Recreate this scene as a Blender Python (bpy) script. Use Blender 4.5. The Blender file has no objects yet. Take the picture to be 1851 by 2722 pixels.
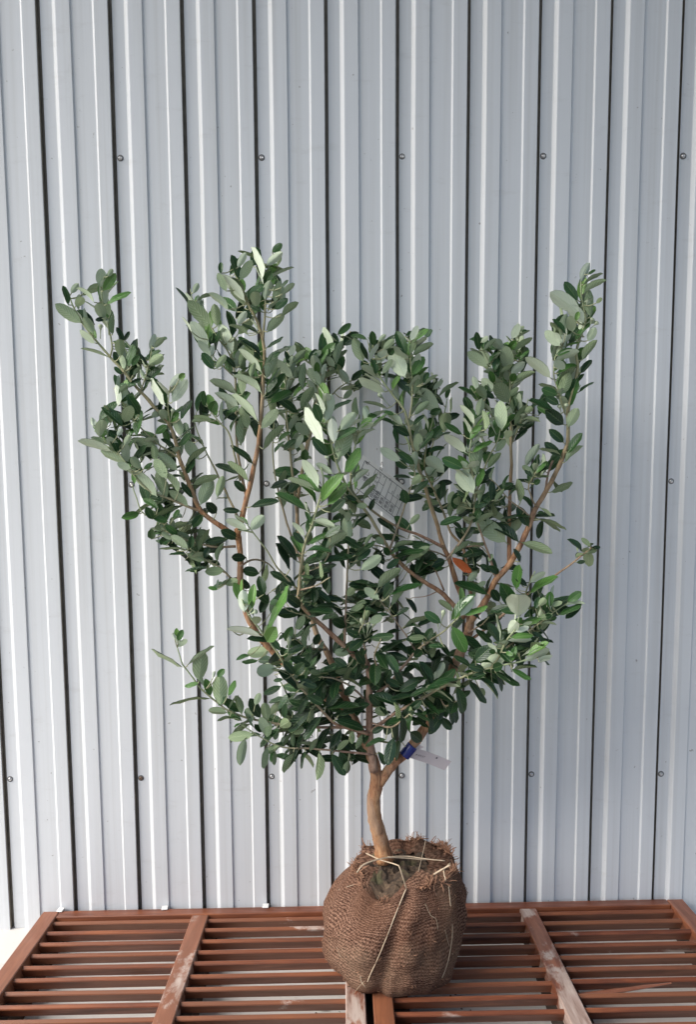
import bpy, math, random
import numpy as np
from mathutils import Vector, Matrix, noise

# ------------------------------------------------------------------ camera, world, sun
SC = bpy.context.scene
W, H, FPX = 1851.0, 2722.0, 2250.0
PITCH, YAW, ROLL, DIST = 0.10808, 0.00838, -0.00577, 1.9885
cp, sp, cy, sy = math.cos(PITCH), math.sin(PITCH), math.cos(YAW), math.sin(YAW)
FW = Vector((sy*cp, cy*cp, -sp)); RT = Vector((cy, -sy, 0)); UP = RT.cross(FW)
cr, sr = math.cos(ROLL), math.sin(ROLL)
RT, UP = cr*RT + sr*UP, -sr*RT + cr*UP
CAM = Vector((0, -DIST, 0))
cd = bpy.data.cameras.new('camera'); cam = bpy.data.objects.new('camera', cd)
SC.collection.objects.link(cam); SC.camera = cam
cam.matrix_world = Matrix(((RT.x, UP.x, -FW.x, CAM.x), (RT.y, UP.y, -FW.y, CAM.y), (RT.z, UP.z, -FW.z, CAM.z), (0, 0, 0, 1)))
cd.sensor_fit = 'VERTICAL'; cd.sensor_height = 36.0; cd.lens = 36.0*FPX/H
cd.clip_start = 0.05; cd.clip_end = 500

SUN_EL, SUN_AZ = math.radians(46), math.radians(-70)   # azimuth from the wall's outward normal, minus = from the left
sd = Vector((math.sin(SUN_AZ)*math.cos(SUN_EL), -math.cos(SUN_AZ)*math.cos(SUN_EL), math.sin(SUN_EL)))
world = bpy.data.worlds.new('World'); SC.world = world; world.use_nodes = True
wn = world.node_tree; wn.nodes.clear()
sky = wn.nodes.new('ShaderNodeTexSky'); sky.sky_type = 'NISHITA'; sky.sun_disc = False
sky.sun_elevation = SUN_EL; sky.sun_rotation = math.atan2(sd.x, sd.y)
sky.air_density = 1.0; sky.dust_density = 3.0; sky.ozone_density = 1.0
bg = wn.nodes.new('ShaderNodeBackground'); bg.inputs[1].default_value = 0.11
wo = wn.nodes.new('ShaderNodeOutputWorld')
wn.links.new(sky.outputs[0], bg.inputs[0]); wn.links.new(bg.outputs[0], wo.inputs[0])
sl = bpy.data.lights.new('sun', 'SUN'); sl.energy = 4.0; sl.angle = math.radians(54); sl.color = (1.0, 0.97, 0.93)
sun = bpy.data.objects.new('sun', sl); SC.collection.objects.link(sun)
sun.rotation_euler = (-sd).to_track_quat('-Z', 'Y').to_euler(); sun.location = sd*6
vs = SC.view_settings; vs.view_transform = 'Standard'; vs.look = 'None'; vs.gamma = 1; vs.use_curve_mapping = False
vs.exposure = 0.92
SC.cycles.use_denoising = True

# ------------------------------------------------------------------ helpers
S = 1851.0/1580.0        # measurements below are in a 1580 px wide copy of the photograph
rnd = random.Random(7)
FILL_DROP = 0.0
def ray(x, y):
    return ((x*S - W/2)/FPX)*RT - ((y*S - H/2)/FPX)*UP + FW
def P(x, y, Y):          # pixel -> point in the vertical plane at depth Y
    d = ray(x, y); return CAM + d*((Y + DIST)/d.y)
def mesh(name, v, f, mats=(), smooth=False, mi=None):
    m = bpy.data.meshes.new(name); m.from_pydata([tuple(a) for a in v], [], f)
    for k in mats: m.materials.append(k)
    if smooth: m.polygons.foreach_set('use_smooth', [True]*len(m.polygons))
    if mi is not None: m.polygons.foreach_set('material_index', mi)
    m.update(); return m
def obj(name, me, parent=None, label=None, cat=None, group=None, kind=None):
    o = bpy.data.objects.new(name, me); SC.collection.objects.link(o)
    if parent: o.parent = parent
    if label: o['label'] = label
    if cat: o['category'] = cat
    if group: o['group'] = group
    if kind: o['kind'] = kind
    return o
def box(x0, x1, y0, y1, z0, z1, bev=0.0015):
    """bevelled box as verts / faces (chamfered edges)"""
    v, f = [], []
    c = ((x0+x1)/2, (y0+y1)/2, (z0+z1)/2); h = ((x1-x0)/2, (y1-y0)/2, (z1-z0)/2)
    b = min(bev, min(h)*0.6); idx = {}
    for sx in (-1, 1):
        for sy_ in (-1, 1):
            for sz in (-1, 1):
                for ax in range(3):
                    s = [sx, sy_, sz]; p = [c[i] + s[i]*(h[i] - (0 if i == ax else b)) for i in range(3)]
                    idx[(sx, sy_, sz, ax)] = len(v); v.append(p)
    for ax in range(3):
        a, d = [i for i in range(3) if i != ax]
        for s in (-1, 1):
            q = []
            for (m, n) in ((-1, -1), (1, -1), (1, 1), (-1, 1)):
                k = [0, 0, 0]; k[ax] = s; k[a] = m; k[d] = n; q.append(idx[(*k, ax)])
            flip = (s == 1) == (ax == 1)
            f.append(q[::-1] if flip else q)
    for ax in range(3):       # edge chamfers
        a, d = [i for i in range(3) if i != ax]
        for m in (-1, 1):
            for n in (-1, 1):
                k0 = [0, 0, 0]; k0[a] = m; k0[d] = n; k1 = list(k0); k0[ax] = -1; k1[ax] = 1
                q = [idx[(*k0, a)], idx[(*k1, a)], idx[(*k1, d)], idx[(*k0, d)]]
                A, B, C_ = [Vector(v[i]) for i in q[:3]]; nn = (B-A).cross(C_-A)
                if nn.dot(Vector([(A[i]+C_[i])/2 - c[i] for i in range(3)])) < 0: q = q[::-1]
                f.append(q)
    for sx in (-1, 1):
        for sy_ in (-1, 1):
            for sz in (-1, 1):
                q = [idx[(sx, sy_, sz, i)] for i in range(3)]
                if sx*sy_*sz < 0: q = q[::-1]
                f.append(q)
    return v, f
def catmull(pts, per=6):
    pts = [Vector(p) for p in pts]
    if len(pts) < 3: return [pts[0].lerp(pts[1], i/per) for i in range(per+1)]
    q = [2*pts[0]-pts[1]] + pts + [2*pts[-1]-pts[-2]]; out = []
    for i in range(1, len(q)-2):
        a, b, c, d = q[i-1:i+3]
        for k in range(per):
            t = k/per
            out.append(0.5*((2*b) + (c-a)*t + (2*a-5*b+4*c-d)*t*t + (3*b-a-3*c+d)*t**3))
    out.append(pts[-1]); return out
def tube(path, rad, n=8, jit=0.0, seed=0, flat=1.0, cap=True):
    v, f = [], []; t0 = (path[1]-path[0]).normalized()
    u = t0.orthogonal().normalized()
    for i, p in enumerate(path):
        t = (path[min(i+1, len(path)-1)] - path[max(i-1, 0)]).normalized()
        u = (u - t*u.dot(t)).normalized(); w = t.cross(u)
        for k in range(n):
            a = 2*math.pi*k/n; r = rad[i]
            if jit: r *= 1 + jit*noise.noise(p*70 + Vector((k*1.7, seed, 0)))
            v.append(p + u*(math.cos(a)*r) + w*(math.sin(a)*r*flat))
    for i in range(len(path)-1):
        for k in range(n):
            a, b = i*n+k, i*n+(k+1) % n
            f.append((a, b, b+n, a+n))
    if cap:
        f.append(tuple(range(n))[::-1]); f.append(tuple(range((len(path)-1)*n, len(path)*n)))
    return v, f
class MB:
    def __init__(s): s.v, s.f, s.m = [], [], []
    def add(s, vf, mi=0):
        o = len(s.v); s.v += [tuple(a) for a in vf[0]]; s.f += [tuple(i+o for i in q) for q in vf[1]]; s.m += [mi]*len(vf[1]); return s
    def mesh(s, name, mats, smooth=False): return mesh(name, s.v, s.f, mats, smooth, s.m)

# ------------------------------------------------------------------ materials
class NT:
    def __init__(s, name):
        s.mat = bpy.data.materials.new(name); s.mat.use_nodes = True; s.t = s.mat.node_tree; s.t.nodes.clear()
        s.out = s.n('ShaderNodeOutputMaterial'); s.b = s.n('ShaderNodeBsdfPrincipled'); s.l(s.b.outputs[0], s.out.inputs[0])
    def n(s, t, **k):
        x = s.t.nodes.new(t)
        for a, b in k.items(): setattr(x, a, b)
        return x
    def l(s, a, b): s.t.links.new(a, b)
    def set(s, **k):
        for a, b in k.items():
            i = s.b.inputs[a.replace('_', ' ')]
            if hasattr(b, 'is_output'): s.l(b, i)
            else: i.default_value = b
    def coord(s, kind='Object', scale=(1, 1, 1), loc=(0, 0, 0), rot=(0, 0, 0)):
        c = s.n('ShaderNodeTexCoord'); m = s.n('ShaderNodeMapping'); s.l(c.outputs[kind], m.inputs[0])
        m.inputs['Scale'].default_value = scale; m.inputs['Location'].default_value = loc; m.inputs['Rotation'].default_value = rot
        return m.outputs[0]
    def noise(s, vec, scale, detail=4, rough=0.55, dist=0.0):
        x = s.n('ShaderNodeTexNoise'); s.l(vec, x.inputs['Vector'])
        x.inputs['Scale'].default_value = scale; x.inputs['Detail'].default_value = detail
        x.inputs['Roughness'].default_value = rough; x.inputs['Distortion'].default_value = dist
        return x.outputs['Fac']
    def ramp(s, fac, stops):
        x = s.n('ShaderNodeValToRGB'); s.l(fac, x.inputs[0]); e = x.color_ramp.elements
        while len(e) < len(stops): e.new(0.5)
        for k, (p, c) in zip(e, stops):
            k.position = p; k.color = (c, c, c, 1) if isinstance(c, (int, float)) else (*c, 1)
        return x.outputs[0]
    def mix(s, fac, a, b, blend='MIX'):
        x = s.n('ShaderNodeMix', data_type='RGBA', blend_type=blend)
        for v, i in ((fac, 0), (a, 6), (b, 7)):
            if hasattr(v, 'is_output'): s.l(v, x.inputs[i])
            else: x.inputs[i].default_value = v if i == 0 else (*v, 1)
        return x.outputs[2]
    def math(s, op, a, b=0.0, c=0.0, clamp=False):
        x = s.n('ShaderNodeMath', operation=op, use_clamp=clamp)
        for i, v in enumerate((a, b, c)):
            if hasattr(v, 'is_output'): s.l(v, x.inputs[i])
            else: x.inputs[i].default_value = v
        return x.outputs[0]
    def bump(s, h, strength=0.3, dist=0.001):
        x = s.n('ShaderNodeBump'); x.inputs['Strength'].default_value = strength; x.inputs['Distance'].default_value = dist
        s.l(h, x.inputs['Height']); s.l(x.outputs[0], s.b.inputs['Normal'])

def mat_wall():
    t = NT('painted_steel')
    big = t.noise(t.coord(scale=(1.2, 1, 0.5)), 2.0, 3)
    streak = t.noise(t.coord(scale=(60, 10, 0.8)), 1.0, 4)
    c = t.mix(big, (0.612, 0.637, 0.652), (0.652, 0.670, 0.682))
    c = t.mix(t.ramp(streak, [(0.46, 0.0), (0.8, 0.5)]), c, (0.47, 0.475, 0.46))
    specks = t.noise(t.coord(), 75, 3, 0.6)
    c = t.mix(t.ramp(specks, [(0.715, 0.0), (0.745, 0.7)]), c, (0.25, 0.24, 0.22))
    smear = t.noise(t.coord(scale=(1, 1, 3.0)), 9, 6, 0.7)
    c = t.mix(t.ramp(smear, [(0.58, 0.0), (0.78, 0.40)]), c, (0.44, 0.44, 0.425))
    t.set(Base_Color=c, Roughness=t.ramp(big, [(0.2, 0.36), (0.8, 0.5)]), Specular_IOR_Level=0.45)
    t.bump(t.math('ADD', t.math('MULTIPLY', t.noise(t.coord(scale=(1, 1, 0.6)), 7, 3), 1.6), t.math('MULTIPLY', t.noise(t.coord(), 400, 2), 0.05)), 0.12, 0.006)
    return t.mat
def mat_simple(name, col, rough=0.5, metal=0.0, var=0.0, scale=40, bump=0.0):
    t = NT(name); c = col
    n = t.noise(t.coord(), scale, 4)
    if var: c = t.mix(n, tuple(x*(1-var) for x in col), tuple(min(1, x*(1+var)) for x in col))
    else: c = (*col, 1)
    t.set(Base_Color=c, Roughness=rough, Metallic=metal)
    if bump: t.bump(n, bump, 0.002)
    return t.mat
def mat_concrete():
    t = NT('pale_concrete')
    n = t.noise(t.coord(), 6, 6, 0.6); f = t.noise(t.coord(), 160, 4, 0.7)
    c = t.mix(n, (0.50, 0.487, 0.465), (0.58, 0.565, 0.54))
    c = t.mix(t.ramp(f, [(0.6, 0.0), (0.75, 0.5)]), c, (0.36, 0.33, 0.29))
    c = t.mix(t.ramp(t.noise(t.coord(), 14, 5, 0.7), [(0.60, 0.0), (0.72, 0.6)]), c, (0.42, 0.40, 0.37))
    t.set(Base_Color=c, Roughness=0.85); t.bump(f, 0.3, 0.001); return t.mat
def mat_wood(name, sc, scuff, red=1.0, lum=1.0):
    """sc: mapping scale, small along the grain; scuff: amount of whitish wear"""
    t = NT(name)
    oi = t.n('ShaderNodeObjectInfo')
    cc = t.n('ShaderNodeTexCoord'); off = t.n('ShaderNodeVectorMath', operation='ADD')
    t.l(cc.outputs['Object'], off.inputs[0])
    cv = t.n('ShaderNodeCombineXYZ')
    for i in range(3): t.l(t.math('MULTIPLY', oi.outputs['Random'], 7.0+3*i), cv.inputs[i])
    t.l(cv.outputs[0], off.inputs[1])
    m = t.n('ShaderNodeMapping'); t.l(off.outputs[0], m.inputs[0]); m.inputs['Scale'].default_value = sc
    g = t.noise(m.outputs[0], 55, 6, 0.62, 0.4); g2 = t.noise(m.outputs[0], 14, 4, 0.6, 1.0)
    c = t.ramp(g, [(p_, tuple(q*lum for q in c_)) for p_, c_ in ((0.30, (0.034*red, 0.010, 0.006)), (0.5, (0.150*red, 0.044, 0.020)), (0.72, (0.31*red, 0.110, 0.048)))])
    c = t.mix(t.math('MULTIPLY', g2, 0.55), c, (0.16, 0.050, 0.025))
    hue = t.math('MULTIPLY', oi.outputs['Random'], 0.6)
    c = t.mix(hue, c, tuple(q*lum for q in (0.20, 0.085, 0.045)))
    # worn, mortar-white scuffs with ragged outlines
    w = t.n('ShaderNodeVectorMath', operation='MULTIPLY'); t.l(off.outputs[0], w.inputs[0])
    w.inputs[1].default_value = tuple(0.45 + 0.55*min(1, s) for s in sc)
    s1 = t.noise(w.outputs[0], 7.0, 7, 0.68, 0.3)
    lo = 0.68 - 0.15*scuff
    k = t.ramp(s1, [(lo, 0.0), (lo+0.05, 0.85)])
    k = t.math('MULTIPLY', k, t.ramp(g, [(0.35, 0.25), (0.6, 1.0)]))
    c = t.mix(k, c, (0.50, 0.43, 0.38))
    t.set(Base_Color=c, Roughness=t.ramp(g, [(0.3, 0.5), (0.7, 0.30)]), Specular_IOR_Level=0.5)
    t.bump(t.math('ADD', g, t.math('MULTIPLY', k, 0.6)), 0.35, 0.0012)
    return t.mat
def leaf_mats(joined):
    """top and underside of a leaf; age 0 = young and pale, 1 = old and dark.  joined: age from the mesh, else from the object's colour"""
    out = []
    for side in ('top', 'under'):
        t = NT('leaf_' + side + ('_mass' if joined else ''))
        if joined:
            a = t.n('ShaderNodeAttribute', attribute_name='age'); sep = t.n('ShaderNodeSeparateColor'); t.l(a.outputs['Color'], sep.inputs[0])
        else:
            a = t.n('ShaderNodeObjectInfo'); sep = t.n('ShaderNodeSeparateColor'); t.l(a.outputs['Color'], sep.inputs[0])
        age, var, dry = sep.outputs[0], sep.outputs[1], sep.outputs[2]
        uv = t.n('ShaderNodeUVMap'); sx = t.n('ShaderNodeSeparateXYZ'); t.l(uv.outputs[0], sx.inputs[0])
        u = t.math('ABSOLUTE', t.math('SUBTRACT', sx.outputs[0], 0.5))       # 0 midrib .. 0.5 edge
        v = sx.outputs[1]
        ph = t.math('FRACT', t.math('SUBTRACT', t.math('MULTIPLY', v, 8.0), t.math('MULTIPLY', u, 5.0)))
        vein = t.math('SUBTRACT', 1.0, t.math('MULTIPLY', t.math('ABSOLUTE', t.math('SUBTRACT', ph, 0.5)), 5.0), clamp=True)
        rib = t.math('SUBTRACT', 1.0, t.math('MULTIPLY', u, 20.0), clamp=True)
        edge = t.math('MULTIPLY', t.math('SUBTRACT', u, 0.44), 14.0, clamp=True)
        mot = t.noise(t.coord('UV', scale=(3, 8, 1)), 4, 3)
        if side == 'top':
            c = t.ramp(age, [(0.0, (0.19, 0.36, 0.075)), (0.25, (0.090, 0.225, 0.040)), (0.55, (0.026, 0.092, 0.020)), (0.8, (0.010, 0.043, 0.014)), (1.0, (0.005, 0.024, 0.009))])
            c = t.mix(t.math('MULTIPLY', var, 0.35), c, (0.045, 0.110, 0.025))
            c = t.mix(t.math('MULTIPLY', mot, 0.4), c, (0.008, 0.034, 0.013))
            c = t.mix(t.math('MULTIPLY', rib, t.math('SUBTRACT', 0.62, t.math('MULTIPLY', age, 0.30))), c, (0.22, 0.33, 0.13))
            c = t.mix(t.math('MULTIPLY', vein, 0.12), c, (0.16, 0.28, 0.10))
            c = t.mix(t.math('MULTIPLY', edge, 0.30), c, (0.20, 0.30, 0.12))
            c = t.mix(dry, c, (0.36, 0.085, 0.022))
            t.set(Base_Color=c, Roughness=0.33, Specular_IOR_Level=0.42)
            h = t.math('SUBTRACT', t.math('MULTIPLY', t.math('ADD', vein, rib), -1.0), 0.0)
            t.bump(h, 0.6, 0.0009)
        else:
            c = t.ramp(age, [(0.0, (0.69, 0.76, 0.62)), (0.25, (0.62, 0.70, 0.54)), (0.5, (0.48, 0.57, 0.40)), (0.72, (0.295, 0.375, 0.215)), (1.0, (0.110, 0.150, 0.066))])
            c = t.mix(t.math('MULTIPLY', var, 0.32), c, (0.150, 0.250, 0.078))
            c = t.mix(t.math('MULTIPLY', rib, 0.5), c, (0.44, 0.54, 0.32))
            c = t.mix(t.math('MULTIPLY', vein, 0.38), c, (0.62, 0.70, 0.52))
            c = t.mix(t.math('MULTIPLY', edge, 0.35), c, (0.14, 0.22, 0.09))
            c = t.mix(dry, c, (0.42, 0.14, 0.05))
            t.set(Base_Color=c, Roughness=0.7, Specular_IOR_Level=0.15)
            t.bump(t.math('ADD', vein, rib), 0.5, 0.0007)
        t.b.inputs['Subsurface Weight'].default_value = 0.0
        out.append(t.mat)
    return out
def mat_bark():
    t = NT('bark')
    a = t.n('ShaderNodeAttribute', attribute_name='wood'); sep = t.n('ShaderNodeSeparateColor'); t.l(a.outputs['Color'], sep.inputs[0])
    wood, grey = sep.outputs[0], sep.outputs[1]
    n = t.noise(t.coord(scale=(1, 1, 0.35)), 75, 6, 0.72, 0.8); n2 = t.noise(t.coord(scale=(1, 1, 0.5)), 24, 4, 0.6, 0.6)
    br = t.ramp(n, [(0.30, (0.060, 0.025, 0.012)), (0.46, (0.32, 0.140, 0.058)), (0.70, (0.60, 0.350, 0.170))])
    br = t.mix(t.ramp(n2, [(0.48, 0.0), (0.66, 0.55)]), br, (0.33, 0.245, 0.175))
    gy = t.ramp(n, [(0.35, (0.19, 0.115, 0.085)), (0.65, (0.42, 0.315, 0.255))])
    br = t.mix(grey, br, gy)
    c = t.mix(wood, (0.36, 0.44, 0.24), br)
    t.set(Base_Color=c, Roughness=0.75); t.bump(t.math('ADD', n, t.math('MULTIPLY', n2, 0.8)), 1.0, 0.004)
    return t.mat
def mat_burlap():
    t = NT('burlap')
    uv = t.coord('UV')
    wob = t.noise(uv, 9, 3); 
    dis = t.n('ShaderNodeVectorMath', operation='ADD'); t.l(uv, dis.inputs[0])
    cv = t.n('ShaderNodeCombineXYZ'); t.l(t.math('MULTIPLY', t.noise(uv, 60, 3), 0.006), cv.inputs[0]); t.l(t.math('ADD', t.math('MULTIPLY', wob, 0.035), t.math('MULTIPLY', t.noise(uv, 70, 2, 0.5), 0.006)), cv.inputs[1])
    t.l(cv.outputs[0], dis.inputs[1]); sx = t.n('ShaderNodeSeparateXYZ'); t.l(dis.outputs[0], sx.inputs[0])
    row = t.math('SINE', t.math('MULTIPLY', sx.outputs[1], 2*math.pi/0.0052))
    col = t.math('SINE', t.math('ADD', t.math('MULTIPLY', sx.outputs[0], 2*math.pi/0.0060), t.math('MULTIPLY', t.math('SIGN', row), 1.57)))
    fine = t.noise(uv, 210, 4, 0.75)
    hgt = t.math('ADD', t.math('ADD', t.math('ADD', t.math('MULTIPLY', row, 0.17), t.math('MULTIPLY', col, 0.15)), 0.5), t.math('MULTIPLY', t.math('SUBTRACT', fine, 0.5), 2.0))
    c = t.ramp(hgt, [(0.12, (0.024, 0.012, 0.009)), (0.48, (0.128, 0.066, 0.044)), (0.92, (0.33, 0.198, 0.138))])
    big = t.noise(uv, 7, 4)
    c = t.mix(t.ramp(big, [(0.42, 0.0), (0.7, 0.6)]), c, (0.115, 0.055, 0.032))
    c = t.mix(t.ramp(t.noise(t.coord('UV', loc=(3, 1, 0)), 5, 4), [(0.5, 0.0), (0.75, 0.35)]), c, (0.36, 0.27, 0.18))
    t.set(Base_Color=c, Roughness=0.95, Specular_IOR_Level=0.1); t.bump(hgt, 0.9, 0.0016); return t.mat
def mat_soil():
    t = NT('soil'); n = t.noise(t.coord(), 60, 6, 0.7)
    c = t.ramp(n, [(0.35, (0.018, 0.012, 0.008)), (0.6, (0.10, 0.065, 0.040)), (0.75, (0.22, 0.165, 0.10))])
    c = t.mix(t.ramp(t.noise(t.coord(loc=(1, 0, 0)), 22, 4), [(0.54, 0.0), (0.64, 0.7)]), c, (0.10, 0.095, 0.045))
    t.set(Base_Color=c, Roughness=0.95); t.bump(n, 1.0, 0.004); return t.mat
M_WALL, M_CONC = mat_wall(), mat_concrete()
M_WX = [mat_wood('louvre_wood', (0.10, 1, 1), s) for s in (0.0, 0.5)]
M_WY = [mat_wood('frame_wood', (1, 0.12, 1), s, 1.0, 1.2) for s in (0.15, 0.75, 1.3)]
LEAF_T, LEAF_U = leaf_mats(False); LEAF_TM, LEAF_UM = leaf_mats(True)
M_BARK, M_BURLAP, M_SOIL = mat_bark(), mat_burlap(), mat_soil()
M_STEEL = mat_simple('screw_steel', (0.62, 0.61, 0.60), 0.30, 0.9, 0.2, 300)
M_RUST = mat_simple('rusty_screw', (0.20, 0.14, 0.10), 0.6, 0.6, 0.4, 300)
M_RUBBER = mat_simple('washer', (0.16, 0.16, 0.16), 0.6, 0.3)
M_STRAW = mat_simple('straw_twine', (0.46, 0.36, 0.25), 0.65, 0, 0.4, 160)
M_FRAY = mat_simple('frayed_jute', (0.30, 0.160, 0.095), 0.85, 0, 0.55, 60)
M_TAPE = mat_simple('blue_tape', (0.012, 0.022, 0.16), 0.25, 0, 0.1)
M_PAPER = mat_simple('paper', (0.50, 0.45, 0.455), 0.55, 0, 0.03, 30)
M_FORM = mat_simple('form_paper', (0.70, 0.70, 0.68), 0.45, 0, 0.03, 30)
M_INK = mat_simple('ink', (0.03, 0.03, 0.035), 0.7)
M_WHITE = mat_simple('white_foam', (0.62, 0.62, 0.61), 0.6, 0, 0.1)
M_BUD = mat_simple('bud', (0.40, 0.46, 0.31), 0.7, 0, 0.2, 200)
M_DEAD = mat_simple('dead_leaf', (0.22, 0.13, 0.06), 0.7, 0, 0.5, 60)
M_JOINT = mat_simple('brown_joint', (0.25, 0.225, 0.185), 0.8, 0, 0.4, 45)  # darker brown on the joint channel and its step faces
M_DARK = mat_simple('gap_shade', (0.03, 0.03, 0.03), 0.9)  # near-black standing for the shade inside the seam gap

# ------------------------------------------------------------------ ground
FLOOR_Z = -1.2552
g = 40
M_ASPH = mat_simple('asphalt', (0.10, 0.10, 0.098), 0.9, 0, 0.3, 120, 0.4)
obj('ground', mesh('ground', [(-g, -g, FLOOR_Z-.03), (g, -g, FLOOR_Z-.03), (g, g, FLOOR_Z-.03), (-g, g, FLOOR_Z-.03)], [(0, 1, 2, 3)], [M_ASPH]), kind='structure')
v, f = box(-8, 8, -1.1, 0.35, FLOOR_Z-.05, FLOOR_Z, 0.004)
obj('concrete_apron', mesh('concrete_apron', v, f, [M_CONC]), kind='structure')
v, f = box(-2.9, 8, -3.4, 0.3, 3.0, 3.08, 0.004)
obj('added_shade_roof', mesh('added_shade_roof', v, f, [mat_simple('shade_roof_grey', (0.35, 0.36, 0.37), 0.5)]), kind='structure')  # unseen roof, added and sized to shade the wall's top and right

# ------------------------------------------------------------------ corrugated wall
PW, X0 = 0.16, -0.67139                      # rib pitch, first groove
DEEP = 0.0078
prof = [(0.000, 0.0), (0.0010, 0.0012), (0.0012, 0.0165), (0.0086, 0.0165), (0.0088, DEEP), (0.0355, DEEP), (0.0372, DEEP-0.001), (0.0384, DEEP-0.0022), (0.0424, 0.0022), (0.0442, 0.0005), (0.0460, 0.0),
        (0.0762, 0.0), (0.0772, 0.0006), (0.0782, 0.0030), (0.0794, 0.0036), (0.1256, 0.0036), (0.1270, 0.0030), (0.1292, 0.0006), (0.1304, 0.0), (0.1580, 0.0)]
wall = obj('corrugated_wall', None, None, 'pale grey ribbed sheet-metal wall behind the potted tree', 'wall'); wall.location = (0, 0, FLOOR_Z)
TOPZ = 2.995
def sheet(k0, k1, last_lip):
    pts = []
    for k in range(k0, k1):
        pts += [(X0 + k*PW + a, b) for a, b in prof]
    if last_lip: pts += [(X0 + k1*PW - 0.0005, 0.0), (X0 + k1*PW + 0.0005, 0.003), (X0 + k1*PW - 0.001, 0.009)]
    else: pts.append((X0 + k1*PW, 0.0))
    v, f, mi = [], [], []; zs = np.linspace(0, TOPZ-FLOOR_Z, 36)
    for z in zs:
        for (x, y) in pts: v.append((x + 0.0009*noise.noise(Vector((x*9, z*2.3, 8))), y + 0.0016*noise.noise(Vector((x*2.1, z*1.7, 3))), z))
    n = len(pts)
    for i in range(len(zs)-1):
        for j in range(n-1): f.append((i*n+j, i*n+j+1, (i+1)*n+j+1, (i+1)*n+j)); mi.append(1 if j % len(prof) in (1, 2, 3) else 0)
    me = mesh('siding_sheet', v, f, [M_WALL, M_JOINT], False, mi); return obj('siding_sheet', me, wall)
sheet(-15, 5, True)
s2 = sheet(5, 25, False)
# strip added behind the seam, coloured dark for the shade in its gap
v, f = box(X0+5*PW-0.02, X0+5*PW+0.006, 0.0245, 0.0275, 0.0, TOPZ-FLOOR_Z); obj('seam_shade_strip', mesh('seam_shade_strip', v, f, [M_DARK]), wall)
def lathe(prof_, n=14):
    v, f = [], []
    for (r, z) in prof_:
        for k in range(n): v.append((r*math.cos(2*math.pi*k/n), r*math.sin(2*math.pi*k/n), z))
    for i in range(len(prof_)-1):
        for k in range(n): f.append((i*n+k, i*n+(k+1) % n, (i+1)*n+(k+1) % n, (i+1)*n+k))
    f.append(tuple(range((len(prof_)-1)*n, len(prof_)*n))); return v, f
head = MB(); head.add(lathe([(0.0074, 0.0), (0.0074, 0.0010), (0.0060, 0.0015)]), 1)
head.add(lathe([(0.0048, 0.001), (0.0047, 0.0022), (0.0040, 0.0036), (0.0026, 0.0043), (0.0022, 0.0044), (0.0016, 0.0030)]), 0)
sm1 = head.mesh('screw', [M_STEEL, M_RUBBER], True); sm2 = head.mesh('rusty_screw', [M_RUST, M_RUBBER], True)
ROWS = [0.5945, P(913, 1094, DEEP).z, -0.8690]
for ri, z in enumerate(ROWS):
    for k in range(-1, 11, 2):
        zz = z + rnd.uniform(-0.002, 0.002)
        o = obj('screw', sm2 if (ri == 2 and k == 1) else sm1, wall)
        o.location = (X0 + k*PW + 0.0165 + rnd.uniform(-.001, .001), DEEP + 0.0006, zz - FLOOR_Z)
        o.rotation_euler = (math.pi/2, rnd.uniform(0, 3), 0)

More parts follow.
